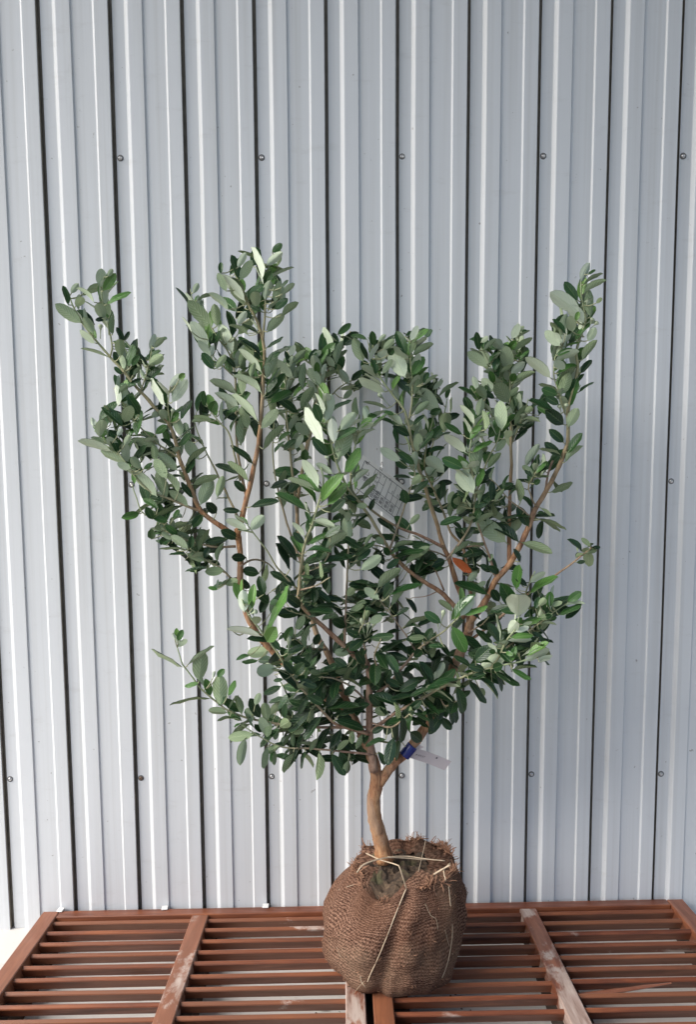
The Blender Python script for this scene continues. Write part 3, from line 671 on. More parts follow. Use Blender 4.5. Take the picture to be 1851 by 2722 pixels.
st([(1079, 1124), (1108, 1043), (1131, 1000), (1140, 955)], T_-.03, T_-.03, 2, 1.1, 0.25, 28, 48, (0.6, 0.3), 0.3, wood=(.4, 0))
st([(1055, 1400), (1027, 1370), (997, 1340), (954, 1314), (911, 1280), (885, 1249), (863, 1211), (833, 1163), (790, 1107), (768, 1062), (752, 1005), (745, 950), (738, 905)], T_+.02, T_-.12, 6, 1.4, 0.38, 34, 58, (0.85, 0.0), 0.3, wood=(1.4, -.2), grey=.25)
st([(1006, 1241), (954, 1215), (898, 1193), (846, 1159), (800, 1112), (800, 1050), (812, 990)], T_+.02, T_-.06, 3.6, 1.4, 0.5, 32, 52, (0.7, 0.1), 0.35, wood=(1.3, 0), grey=.4)
st([(885, 1245), (902, 1198), (924, 1133), (941, 1081), (940, 1060)], T_-.01, T_-.01, 2.6, 1.1, 0.3, 27, 46, (0.85, 0.5), 0.35, wood=(.9, .4), grey=.7)
st([(885, 1249), (860, 1238), (830, 1235)], T_-.03, T_-.05, 1.8, 1.0, 0.2, 26, 44, (0.9, 0.7), 0.5, wood=(.9, .5), grey=.8)
st([(997, 1340), (968, 1352), (938, 1356)], T_+.01, T_, 1.4, 0.7, None, wood=(1, 1), grey=.6, tip=False)
st([(1008, 1340), (985, 1290), (960, 1275)], T_+.0, T_-.02, 2, 1.0, 0.3, 26, 50, (0.95, 0.8), 0.5, wood=(1, .7), grey=.5)
# lower front
st([(842, 1665), (838, 1651), (756, 1651), (670, 1648), (605, 1638), (549, 1625), (510, 1607), (467, 1573), (437, 1538), (415, 1508), (402, 1469)], T_-.02, T_-.10, 3.6, 1.2, 0.30, 31, 45, (1.0, 0.15), 0.4, wood=(1.3, -.2), grey=.6)
st([(852, 1712), (756, 1703), (691, 1698), (635, 1694), (584, 1668), (545, 1642)], T_-.02, T_-.09, 2.8, 1.2, 0.25, 30, 44, (1.0, 0.5), 0.9, wood=(1.2, .0), grey=.7)
st([(838, 1665), (800, 1655), (761, 1642), (726, 1607), (683, 1560), (657, 1525), (627, 1478), (592, 1431), (562, 1391), (549, 1360)], T_-.03, T_-.15, 4, 1.3, 0.18, 29, 54, (1.0, 0.0), 0.6, wood=(1.3, -.3), grey=.6)
st([(842, 1660), (875, 1634), (907, 1612), (972, 1577), (1060, 1532), (1120, 1514), (1185, 1500), (1228, 1484)], T_-.03, T_-.15, 4.2, 1.3, 0.15, 29, 52, (1.0, 0.0), 0.75, wood=(1.4, -.3), grey=.7)
st([(880, 1555), (945, 1478), (976, 1453), (1010, 1431), (1045, 1396), (1052, 1380)], T_-.05, T_-.12, 3, 1.3, 0.2, 30, 50, (0.95, 0.05), 0.5, wood=(1.1, -.1), grey=.8)
st([(838, 1590), (860, 1570), (880, 1555)], T_-.03, T_-.05, 3.4, 3, 0.3, 20, 50, (1, .9), .9, wood=(1, 1), grey=.7, tip=False)
st([(1115, 1516), (1131, 1494), (1148, 1457), (1170, 1427), (1179, 1398)], T_-.12, T_-.14, 2.2, 1.3, 0.2, 28, 50, (0.5, 0.0), 0.25, wood=(.5, -.1))
st([(1192, 1353), (1204, 1318), (1215, 1296)], T_, T_-.04, 1.8, 1.0, 0.2, 22, 44, (0.45, 0.1), 0.15, wood=(.4, 0))
st([(1190, 1440), (1226, 1414), (1262, 1386), (1296, 1364)], T_-.05, T_-.06, 1.8, 1.0, 0.15, 24, 42, (0.7, 0.2), 0.2, wood=(.5, 0))
st([(1150, 1470), (1190, 1440)], T_-.125, T_-.05, 1.8, 1.8, None, wood=(.6, .5), tip=False)
st([(1045, 1500), (1000, 1560), (1010, 1600), (1040, 1590)], T_+.03, T_-.08, 2.5, 1.2, 0.2, 24, 52, (1, .9), 0.9, wood=(1, .6), grey=.7)
st([(945, 1478), (911, 1426), (876, 1379), (850, 1349)], T_-.06, T_-.08, 2, 1.1, 0.2, 30, 46, (0.95, 0.7), 0.5, wood=(1, .6), grey=.9)
st([(834, 1520), (828, 1470), (815, 1440), (825, 1415)], T_-.05, T_-.10, 2.6, 1.2, 0.1, 24, 46, (1, .8), 0.7, wood=(1, .5), grey=.8)
st([(838, 1600), (800, 1560), (760, 1540), (730, 1535)], T_-.03, T_-.10, 2.8, 1.3, 0.2, 24, 50, (1, .95), 0.9, wood=(1, .6), grey=.8)
st([(838, 1560), (860, 1530), (850, 1490), (865, 1450)], T_-.03, T_-.11, 2.8, 1.3, 0.2, 24, 48, (1, .9), 0.8, wood=(1, .6), grey=.8)
st([(842, 1640), (880, 1650), (905, 1640), (930, 1620)], T_-.03, T_-.12, 2.6, 1.3, 0.3, 26, 52, (1, .95), 1.2, wood=(1, .6), grey=.8)
st([(739, 1474), (700, 1470), (670, 1450)], T_, T_-.08, 2.4, 1.2, 0.2, 25, 46, (1, .8), 0.7, wood=(1, .5), grey=.8)
st([(690, 1300), (720, 1290), (745, 1260), (750, 1220)], T_-.05, T_-.10, 2.4, 1.2, 0.2, 25, 50, (1, .6), 0.5, wood=(1, .4), grey=.8)
st([(680, 1340), (715, 1330), (750, 1310)], T_-.07, T_-.12, 2.4, 1.2, 0.2, 24, 52, (1, .85), 0.6, wood=(1, .5), grey=.8)
st([(545, 1285), (575, 1270), (610, 1280), (640, 1320)], T_-.02, T_+.05, 2.8, 1.2, 0.2, 24, 46, (1, .8), 0.6, wood=(1, .5), grey=.8)
st([(570, 1420), (545, 1440), (520, 1425)], T_-.02, T_-.08, 1.8, 1.0, 0.3, 22, 42, (.5, .1), 0.4, wood=(.5, .1))
st([(1063, 1436), (1090, 1420), (1110, 1400)], T_+.02, T_-.05, 2, 1.0, 0.3, 24, 48, (1, .8), 0.6, wood=(1, .5), grey=.8)
st([(1019, 1267), (980, 1250), (940, 1255)], T_+.03, T_-.03, 2, 1.0, 0.2, 26, 54, (1, .8), 0.5, wood=(1, .5), grey=.8)
st([(1049, 1241), (1090, 1240), (1110, 1260)], T_+.04, T_+.02, 2, 1.0, 0.2, 26, 46, (1, .8), 0.5, wood=(1, .5), grey=.8)

for si, s in enumerate(ST):
    n = len(s['pts']); ds = [0.0]
    for i in range(1, n): ds.append(ds[-1] + math.dist(s['pts'][i], s['pts'][i-1]))
    pts = [P(x, y, s['Y0'] + (s['Y1']-s['Y0'])*(ds[i]/ds[-1])**1.0) for i, (x, y) in enumerate(s['pts'])]
    path = catmull(pts, 7 if n < 6 else 5)
    for i in range(1, len(path)-1):
        path[i] = path[i] + 0.0012*Vector(noise.noise_vector(path[i]*40 + Vector((si, 0, 0))))
    N = len(path); rad = [(s['r0'] + (s['r1']-s['r0'])*(i/(N-1))**0.7)/1000 for i in range(N)]
    if s['name'] == 'trunk':
        rad = [r*(1.12 if i < 3 else 1)*(1.0 + 0.05*noise.noise(Vector((i*.7, 0, 0)))) for i, r in enumerate(rad)]
    me = stem_mesh(path, rad, s['wood'][0], s['wood'][1], s['grey'], 16 if s['r0'] > 9 else (9 if s['r0'] > 3 else 6), si)
    part(s['name'], me)
    for p in path: samples.append((*to_px(p), p))
    if s['t0'] is not None:
        leaf_run(path, s['t0'], s['gap']*0.8/1000, s['L']*1.12/1000, s['age'][0], s['age'][1], s['droop'], 100+si, s['tip'], s['spread'])


# ------------------------------------------------------------------ leaves traced from the photograph
# each tile: origin of a 500 px square of the photograph; leaf = base x y, tip x y, width (in 1/158 of the square), side seen (u under, t top), age 0-9
TR = {
(140,660):"""24 63 4 48 11 u6;13 48 8 33 5 t4;19 49 26 40 8 u6;15 38 21 30 5 u4;35 46 24 32 2 u4;40 33 41 18 9 u5;42 36 52 22 8 t1;46 24 50 18 4 u5;45 47 62 35 5 t3;43 60 38 47 10 u5;34 72 27 58 9 u6;36 80 23 70 6 u3;48 92 26 83 2 u6;50 73 51 58 5 u7;44 59 37 60 5 t9;57 91 56 77 9 u7;60 78 64 70 4 t9;63 100 68 82 7 t4;66 99 72 90 5 t5;60 102 56 90 5 u5;67 107 73 99 4 u6;58 106 52 100 4 t6;65 114 73 110 4 t8;82 87 86 73 6 u1;85 84 93 75 5 u6;80 98 91 91 8 u6;79 99 74 87 3 t8;76 118 91 99 5 t7;77 110 74 102 4 u4;95 133 82 111 6 u1;98 116 108 106 7 u1;106 110 111 105 5 t1;100 130 112 111 10 u2;107 144 116 129 5 t8;59 150 44 133 9 t6;60 146 65 134 10 u6;70 158 73 137 7 t4;55 133 52 116 5 u1;62 131 57 120 6 u1;55 122 62 115 4 u6;73 140 65 126 11 t5;57 129 66 123 4 t4;37 152 33 143 4 u2;40 156 42 146 8 u5;90 140 82 139 7 u3;96 145 105 139 7 t2;108 158 103 142 9 u5;86 156 95 149 6 t4;115 48 105 33 3 t6;118 38 122 30 5 u3;134 67 116 46 13 u7;121 44 135 38 3 u5;148 52 134 37 7 u4;131 83 117 63 11 u3;117 71 110 58 2 u1;152 88 138 66 10 u2;133 91 123 78 7 u3;138 66 136 48 8 u7;151 75 149 53 8 t5;136 102 126 89 8 t5;137 101 145 90 6 u6;131 92 135 82 5 u1;154 101 146 90 5 t8;155 122 134 111 7 u5;157 137 140 120 8 u3;128 133 126 121 5 t4;133 138 136 130 9 t4;135 145 119 143 4 u7;157 145 144 137 7 t7""",
(460,640):"""55 32 50 13 7 t5;40 28 40 18 5 t5;45 43 38 28 7 u6;61 51 42 29 9 u2;54 23 61 11 6 u1;56 33 65 18 9 u6;76 36 68 7 5 u0;78 21 91 10 8 u1;83 10 91 3 6 t4;77 34 99 21 2 u4;76 37 83 26 8 t6;62 48 75 37 7 t5;70 56 69 43 10 u6;77 50 81 34 9 u4;85 52 89 36 7 u7;91 40 96 33 3 t7;92 45 102 37 5 u6;85 58 95 49 7 t6;91 63 104 52 6 u7;75 60 65 54 5 t9;67 66 59 58 5 t8;79 77 92 62 8 u6;72 78 58 72 3 t8;54 79 67 66 8 u7;54 71 61 60 6 u1;74 97 60 82 5 t9;78 90 92 82 3 t8;75 111 58 91 6 u3;78 116 88 95 9 u6;79 102 88 93 4 t7;56 106 62 90 7 u7;75 128 55 111 7 u4;78 128 87 116 5 t8;58 130 57 110 7 u6;72 152 49 132 6 u3;74 158 87 142 10 u6;63 158 58 140 8 u6;65 115 68 103 6 u7;135 92 126 74 7 u3;138 79 149 70 6 t4;142 88 155 78 9 t8;140 80 153 83 3 u3;135 104 125 84 9 t9;137 104 140 85 7 u6;98 97 102 88 5 u1;97 104 95 93 4 t6;100 103 111 93 6 u6;101 116 88 100 8 u4;102 116 108 105 5 u5;114 102 120 91 6 t6;116 98 124 93 5 u3;124 122 115 108 9 u5;109 126 112 104 6 u6;100 132 110 118 4 t2;107 141 117 124 8 u7;95 133 83 122 7 u4;106 145 88 132 7 t6;121 112 121 103 6 t2;125 113 129 104 4 u1;126 115 137 107 4 u6;148 121 141 109 6 u4;150 118 158 110 6 t7;143 133 150 126 5 u6;150 125 158 121 3 t7;109 151 98 143 8 u4;136 106 130 98 6 u5;84 146 81 127 7 u7;88 141 90 128 6 t8""",
(740,840):"""39 107 22 79 10 u0;47 107 45 87 9 u0;52 96 64 82 9 u5;57 95 68 85 4 u0;40 89 44 67 10 u4;37 85 35 65 4 u0;36 90 31 75 8 t5;46 105 64 94 6 t5;50 120 59 97 14 u6;66 96 79 89 6 u3;68 94 78 86 5 t2;65 105 78 93 3 u5;55 133 69 113 9 t3;42 118 30 104 8 t7;22 122 23 112 7 t4;34 145 24 121 10 u1;36 148 18 134 8 t2;36 156 50 134 10 t1;41 159 57 142 8 t2;46 133 33 124 6 u4;32 147 9 139 5 u5;19 131 -3 131 11 t5;20 158 0 149 8 t5;64 140 74 128 6 u3;68 146 83 134 4 u7;71 155 80 142 4 u7;62 134 67 122 5 u6;14 112 20 100 6 u3;4 113 14 104 5 t5;0 106 8 97 4 t3;25 100 16 91 9 u4;80 25 79 14 7 t5;84 22 90 16 4 u4;76 38 82 23 5 u0;76 48 71 38 7 t4;82 50 80 35 6 t4;83 40 90 28 8 u3;88 28 97 20 6 u6;93 33 97 27 6 t7;87 49 95 37 6 u6;107 52 95 29 13 u2;108 33 100 13 10 t6;111 21 117 9 6 u0;114 21 125 11 5 t2;112 33 130 25 6 u6;111 32 115 20 6 u7;112 50 122 35 8 t3;96 62 101 50 5 t1;111 64 101 54 7 t8;114 66 123 48 7 u7;122 58 134 51 3 u6;130 62 138 54 5 u3;134 68 150 56 3 u6;122 57 126 47 5 t6;90 64 69 54 8 u3;92 78 73 71 3 u4;105 92 92 82 6 u4;98 83 89 80 4 t4;99 92 84 85 3 t6;111 101 98 93 7 t8;101 108 97 95 4 t5;113 92 122 83 4 t8;114 83 127 73 6 u6;134 83 122 61 13 u5;127 82 136 79 6 t6;140 98 141 80 12 u6;145 82 145 69 2 u6;118 113 129 97 6 t7;129 103 138 93 8 t5;117 115 118 99 9 u6;121 103 122 95 7 u2;126 115 139 109 5 t6;103 122 87 112 8 u3;115 125 102 115 7 t5;109 128 99 122 7 t6;158 115 142 98 9 u2;156 128 139 120 9 t5;140 132 125 118 12 u3;134 135 125 128 7 u3;112 136 98 134 3 t8;112 142 119 135 7 u6;113 150 124 138 6 t8;108 158 105 147 7 t6;136 155 138 139 9 t7;131 148 125 145 5 t7;143 158 147 148 6 u6""",
(1200,680):"""109 22 117 7 7 u1;115 16 121 11 3 t6;111 24 126 15 3 u6;111 32 127 19 6 u6;107 38 96 23 8 t6;109 48 85 31 13 u2;117 52 118 30 8 u7;122 40 127 35 5 u7;112 56 100 43 10 u2;105 55 107 47 5 t1;102 64 100 52 9 u5;92 68 96 50 7 u6;97 66 85 55 4 t5;104 72 114 55 5 t4;115 72 121 61 7 u5;110 88 120 71 8 u7;92 76 80 64 9 u3;93 74 88 65 5 u2;88 85 97 74 5 u2;89 84 100 77 5 t4;87 88 106 80 7 u3;90 99 105 89 6 t3;96 95 88 89 7 u4;84 103 65 85 9 u1;109 99 118 89 5 t9;107 115 118 104 3 t5;99 128 105 104 9 t5;92 117 99 100 11 u7;90 117 77 112 8 t5;91 125 81 119 7 t8;90 133 66 124 5 t6;95 142 83 132 11 t9;98 144 106 129 9 u6;95 157 84 147 8 t8;24 80 21 65 6 t6;25 73 31 68 5 u2;27 80 38 71 4 u6;31 93 15 81 10 u6;43 79 37 71 8 u1;31 91 41 79 4 t5;51 70 57 58 7 u1;57 64 61 59 4 u5;55 69 66 64 2 u6;52 80 66 68 6 u6;49 79 54 72 7 t3;58 89 64 79 3 t3;48 96 46 78 12 u5;36 97 39 86 6 t5;39 103 40 90 5 t5;41 98 50 91 4 u7;50 100 61 90 7 u2;52 108 68 96 7 u6;50 106 54 99 7 t3;36 107 33 98 6 t3;36 114 26 104 8 u5;48 124 38 105 14 u6;22 113 19 102 5 u1;30 120 22 109 9 u6;37 120 28 114 5 t7;22 119 8 110 3 t5;23 136 26 121 7 u6;35 133 25 119 4 u3;20 142 9 126 5 u2;29 147 29 131 6 u7;43 147 41 123 11 u5;49 118 56 111 5 u7;50 134 61 115 8 u7;53 143 60 126 6 u7;62 132 68 127 6 u6;60 137 74 137 4 u6;54 142 61 142 2 t8;53 156 63 146 4 t8;17 148 25 143 5 t2;45 154 51 146 7 u6""",
(200,1080):"""20 26 21 13 8 u6;15 17 14 10 4 u1;21 26 26 21 4 t3;31 38 5 28 7 u3;43 48 22 39 8 u6;36 40 31 22 7 t5;35 25 39 19 4 u0;41 33 46 24 6 u5;68 32 48 29 8 u6;47 53 36 48 7 u5;55 53 48 44 8 u6;57 53 64 48 4 t4;67 46 66 33 6 u8;86 54 71 40 10 u6;77 61 67 45 9 u6;69 76 49 54 10 u5;77 77 69 57 9 u7;95 84 81 70 8 u6;91 59 78 59 2 t8;87 73 78 55 7 u6;104 45 93 30 10 u5;93 50 108 34 5 u7;93 57 101 44 6 t7;98 66 118 56 7 u6;105 83 114 62 11 u6;119 77 124 59 8 u6;99 77 89 65 5 t8;84 35 73 27 4 t7;88 34 97 24 5 t6;70 86 58 76 6 t4;74 79 63 76 4 t8;54 90 41 93 9 t2;64 95 83 84 4 u8;65 95 60 86 7 t5;78 97 66 93 6 t4;72 104 67 99 6 u6;64 112 64 104 6 t4;86 108 77 101 7 t4;82 95 87 87 4 t4;81 112 73 106 5 u6;95 120 81 110 7 u6;95 121 73 116 2 u7;95 125 80 124 2 t7;109 130 95 124 7 u7;125 138 110 139 8 u7;112 136 93 137 3 t7;97 120 98 109 5 t7;103 122 109 103 5 u7;108 128 112 119 5 t7;119 131 122 115 5 u7;127 111 111 114 6 t8;137 111 124 105 9 t8;107 91 99 101 8 t7;107 93 94 97 5 t7;119 90 111 82 8 t9;139 88 125 87 6 t9;144 127 132 127 8 t9;145 104 128 95 7 u2;147 104 158 93 9 u3;150 49 134 31 6 t8;139 33 142 8 9 u6;117 13 100 10 5 u6;137 12 125 4 7 t8;137 57 119 48 6 t8;146 63 128 49 6 u7;143 72 135 64 7 t8;126 150 136 146 6 u7;120 154 112 152 4 t3;119 152 120 146 2 u2""",
(620,1120):"""62 75 38 59 7 t5;25 24 43 6 6 u7;60 97 52 84 5 u3;67 83 85 88 6 u3;64 87 62 76 4 t2;60 103 51 94 6 t9;54 118 40 97 7 t9;48 125 35 105 6 t9;53 139 34 124 8 t9;57 121 75 114 6 t9;72 120 93 113 6 t8;58 123 85 122 5 t9;57 134 79 125 8 t9;58 144 70 134 6 t9;58 150 72 140 7 t9;77 107 94 94 7 u6;61 109 80 106 4 t7;76 97 90 89 6 t8;81 77 93 66 7 t9;97 101 95 82 9 u5;96 84 96 75 6 u5;101 90 113 78 2 t7;98 121 102 111 6 t8;102 113 119 102 4 t7;104 117 115 108 6 t6;107 125 123 114 9 u5;100 134 121 135 4 t9;121 140 139 124 8 u7;111 105 116 94 4 u7;126 149 134 138 7 t9;133 155 144 137 6 u7;131 146 157 140 5 t6;123 150 111 140 8 u5;96 147 101 140 6 u7;110 158 122 160 3 t9;101 160 110 151 6 u7;127 103 120 98 6 u6;131 113 127 106 5 t5;135 114 158 105 5 t6;134 106 150 101 4 u7;145 120 158 110 6 u7;140 115 130 123 6 t6;151 94 137 80 8 t5;148 87 156 79 5 u7;134 91 123 81 6 t9;103 71 112 71 5 u6;115 75 118 66 5 t9;94 62 103 66 4 t7;14 72 36 66 6 t9;31 56 45 52 6 t9;46 60 55 50 8 t9;22 128 9 125 8 t9;26 146 22 131 9 t9;36 147 41 137 6 t8;40 152 31 152 6 u5""",
(1100,1100):"""52 52 57 26 10 u7;49 33 64 21 5 t2;51 67 38 49 13 u4;47 50 41 40 7 u4;52 62 59 47 6 t3;58 57 66 46 6 t8;55 76 61 60 5 u6;50 76 39 63 4 t7;47 22 57 10 5 t3;48 21 61 16 4 u5;69 32 77 22 6 u7;62 46 72 33 6 u8;130 33 142 18 7 t6;124 36 112 25 8 t9;125 36 107 29 3 u6;127 41 139 26 6 u6;115 66 133 59 6 u8;107 79 116 85 3 u6;104 83 109 83 3 t7;106 88 128 93 3 u7;90 75 88 56 6 u7;101 52 92 43 6 u6;100 53 94 47 4 t9;103 50 110 42 4 t3;104 50 114 45 3 t8;103 53 113 51 2 u7;101 59 106 56 5 t9;76 64 78 51 3 t6;66 74 66 57 6 t8;68 74 75 64 4 u7;72 78 78 70 3 t7;99 86 75 84 3 t7;97 95 88 79 8 t9;89 108 67 90 10 t9;78 108 55 90 14 u5;91 108 115 115 8 u6;81 100 90 89 8 u6;78 91 65 80 7 u5;90 125 85 114 4 t8;36 85 46 73 8 u6;50 92 56 80 6 t6;52 92 66 83 5 u7;42 87 24 94 6 t6;41 98 34 89 4 t8;42 106 49 96 7 t9;30 88 37 66 7 u7;22 75 10 74 5 u7;25 83 17 79 4 t8;32 118 48 109 5 u7;40 120 57 114 7 t9;45 126 57 117 8 t9;44 128 54 130 5 t9;32 120 47 133 7 d9;27 123 16 127 8 t7;27 129 1 137 8 t7;20 118 9 125 5 t8;18 124 2 133 4 t9;14 111 0 120 8 u7;15 110 0 112 6 t6;63 152 37 141 7 t5;46 141 53 133 6 u5;53 146 60 141 5 u5;65 133 57 127 5 t9;72 134 65 129 6 t9;63 124 66 118 4 u7;96 145 86 137 5 t9;86 148 90 128 8 t3;98 142 109 132 6 u1;97 151 119 137 6 t2;142 116 133 105 4 t9;149 111 142 105 4 u7;150 112 157 112 3 t9;146 116 154 115 4 u8;137 125 144 124 4 t9""",
(380,1540):"""85 28 84 10 9 u0;92 25 92 5 8 t1;103 43 123 9 6 t2;100 48 73 40 6 u0;104 53 112 40 10 t1;95 38 96 29 8 u6;107 60 89 62 9 u6;90 64 79 66 4 t5;97 68 84 70 4 t5;112 74 96 78 12 u5;131 93 113 79 6 t9;118 84 110 85 4 t8;119 52 125 41 6 t4;129 95 112 107 6 t8;143 107 124 103 6 t8;141 109 122 126 10 t9;150 115 138 134 7 t8;158 123 142 143 7 t7;119 118 120 106 4 t8;137 59 137 38 6 u7;138 74 152 54 5 t8;127 80 134 72 8 t9;133 83 145 75 5 u8;134 89 153 76 7 t9;145 97 146 84 8 t9;146 97 158 84 7 t9;34 74 8 61 3 u6;47 86 49 61 13 u7;37 72 59 59 1 u6;29 57 37 50 5 u5;29 52 33 43 5 t4;27 51 25 45 3 u0;47 87 36 90 4 t3;57 98 53 85 6 t3;65 106 64 82 13 u6;58 100 25 99 2 u7;62 82 68 76 5 t4;59 83 60 77 3 u1;71 98 78 86 5 t3;72 109 79 97 2 u6;71 112 56 111 6 u7;74 115 63 117 3 u8;63 106 70 99 4 t5;83 114 79 97 7 u8;99 117 90 101 8 t9;94 106 98 96 6 u6;104 119 102 105 8 u8;92 120 88 108 7 u6;115 124 123 119 8 u8;91 121 73 132 4 u8;93 130 73 133 9 u7;86 133 81 154 8 u6;115 125 101 141 5 t7;107 119 104 131 7 u7;113 124 111 134 5 u8;115 140 103 145 6 u8;104 140 102 158 6 u7;111 144 110 155 4 u8;127 145 120 162 6 u8;137 144 130 158 4 t8;138 126 127 150 3 t7;148 145 149 165 7 u8;125 127 119 139 3 u8;126 128 126 139 4 u8;123 128 134 126 7 u8;147 133 140 142 4 u8""",
(740,1560):"""53 119 45 137 8 t8;47 112 71 118 8 t9;39 102 66 103 6 t9;50 108 73 96 8 t9;62 110 75 93 8 t9;33 88 46 76 7 t9;40 101 50 88 8 t9;32 91 52 86 4 t9;28 88 34 77 8 t9;60 128 50 135 5 u8;62 121 62 131 5 u8;76 122 65 134 6 u8;45 140 55 157 8 t8;51 138 59 156 8 t8;59 145 57 158 5 u8;83 149 65 140 7 t8;91 128 74 133 4 t9;84 138 90 149 6 t9;97 126 92 148 10 t9;103 128 97 145 6 t9;96 109 91 123 8 t9;97 110 100 129 7 t9;104 108 104 130 6 t9;113 108 108 122 4 t9;116 95 105 116 8 t7;116 101 124 114 5 t9;124 100 127 121 4 t9;131 95 132 117 9 t8;140 88 147 114 5 t9;150 84 157 106 9 t8;137 110 145 119 7 t9;138 87 123 99 9 t5;121 130 111 122 8 t9;128 85 111 89 5 t8;153 77 127 85 5 t7;130 82 115 62 7 t8;129 73 136 54 7 t9;131 78 139 64 7 u2;152 69 134 58 4 t8;105 83 99 70 6 t9;110 57 96 45 5 t8;96 65 83 56 7 t9;76 43 96 42 7 t9;72 44 61 52 9 t9;70 43 58 37 6 t9;106 33 124 22 5 u7;99 24 109 18 4 t9;95 24 80 24 3 t8;90 20 72 16 3 t9;58 20 81 21 4 t9;59 28 75 24 7 t9;57 34 48 29 8 t9;59 26 73 13 6 u7;59 30 69 33 5 u6;76 30 87 25 7 u6;105 45 88 53 4 t8;122 45 113 35 5 t9;123 46 128 37 7 t9;121 53 115 58 7 t9;141 51 128 49 4 t6;124 42 111 43 5 u8;101 88 117 79 9 t9;103 84 91 78 6 t9;89 79 93 72 7 t9;122 91 97 93 5 t8;101 100 82 89 9 t8;86 101 77 91 7 t9;73 76 60 73 7 t8;58 66 40 71 6 t9;59 68 48 60 7 t8;65 83 56 90 6 t7;78 76 68 82 6 t9;73 66 66 55 7 t9;72 60 70 52 5 t9;60 56 49 55 7 u6;38 49 24 65 6 t8;93 107 82 103 7 u8;89 118 79 122 6 t9;64 68 49 72 6 u8;77 86 84 79 9 t9;25 20 45 23 6 t8;21 13 31 20 6 t9;20 12 33 5 7 t9;19 17 9 9 9 t9;22 23 16 35 7 u7;30 49 34 41 6 t9;55 12 40 10 5 t9;48 16 34 14 4 t9""",
(1120,1420):"""33 69 43 53 9 u0;28 71 41 50 8 t5;36 68 55 62 5 t2;26 77 37 98 12 t3;33 84 50 101 8 t8;20 95 8 92 4 t6;82 69 82 51 18 u2;78 60 70 46 12 t5;66 57 60 47 7 t9;79 82 90 78 5 u0;73 89 92 90 6 u1;75 87 93 83 6 t2;66 91 57 76 6 t7;63 76 51 76 10 t9;64 75 58 66 8 t9;87 107 106 96 8 u1;89 102 107 93 6 t1;98 106 109 101 4 u0;99 108 108 105 2 u2;76 107 79 95 6 t3;76 113 91 122 5 t4;64 100 57 91 4 u2;63 99 57 98 4 t3;71 99 76 101 5 t3;79 96 88 94 4 t6;60 108 47 106 3 t4;62 115 81 127 6 t9;63 116 69 131 4 t8;60 113 69 110 8 t9;54 114 42 111 7 t9;55 117 43 121 5 t9;48 120 67 134 5 t7;40 122 53 141 6 t8;30 128 37 149 8 t7;20 132 27 157 6 t8;43 112 30 101 5 t8;45 107 58 95 10 t9;96 63 99 53 6 t6;107 62 109 49 7 t4;109 64 110 44 3 u1;99 60 104 55 6 u6;109 60 118 57 5 u6;123 57 134 49 7 t4;121 60 136 56 4 u3;115 68 134 60 5 t5;98 71 110 68 6 u7;104 70 110 68 5 t8;99 79 110 88 2 t8;93 84 105 90 2 t8;101 75 113 74 3 u6;85 76 93 74 3 u5;17 75 4 66 8 t6;27 65 15 57 5 u7;53 64 69 66 4 u6;10 127 0 108 7 t8"""}
TR[(380,1540)] += ';124 70 116 58 6 t8;126 74 139 66 6 t8;131 84 145 90 7 t9;121 62 134 56 6 t8;137 97 150 104 7 t9;116 60 108 50 6 t6;128 80 119 70 6 t9;140 100 130 112 6 t9'
BUDS = {(1200,680): [(119,53,116,60),(123,56,117,61),(91,126,93,133),(97,125,96,133),(84,136,89,142),(50,137,48,143),(33,140,38,150)],
 (740,840): [(41,118,43,126),(85,66,94,76)], (740,1560): [(70,28,73,43),(76,32,74,43),(81,30,75,42),(139,21,136,35),(134,28,135,38),(25,37,26,45),(9,44,8,62)],
 (380,1540): [(123,50,122,72),(105,72,122,80),(95,27,88,30)], (200,1080): [(82,3,80,12)], (140,660): [(46,61,47,73),(40,65,40,76)]}
def tile_px(t, x, y): return (t[0] + x*500/158)/S, (t[1] + y*500/158)/S
SA = np.array([(a, b, p.y) for a, b, p in samples])
def nearest_stem(x, y):
    d2 = (SA[:, 0]-x)**2 + (SA[:, 1]-y)**2
    c = d2 + (SA[:, 2]-TY)*260          # among close ones prefer the stem in front
    i = int(np.argmin(c)); return samples[i][2], math.sqrt(d2[i])
traced_px = []
twigs = MB()
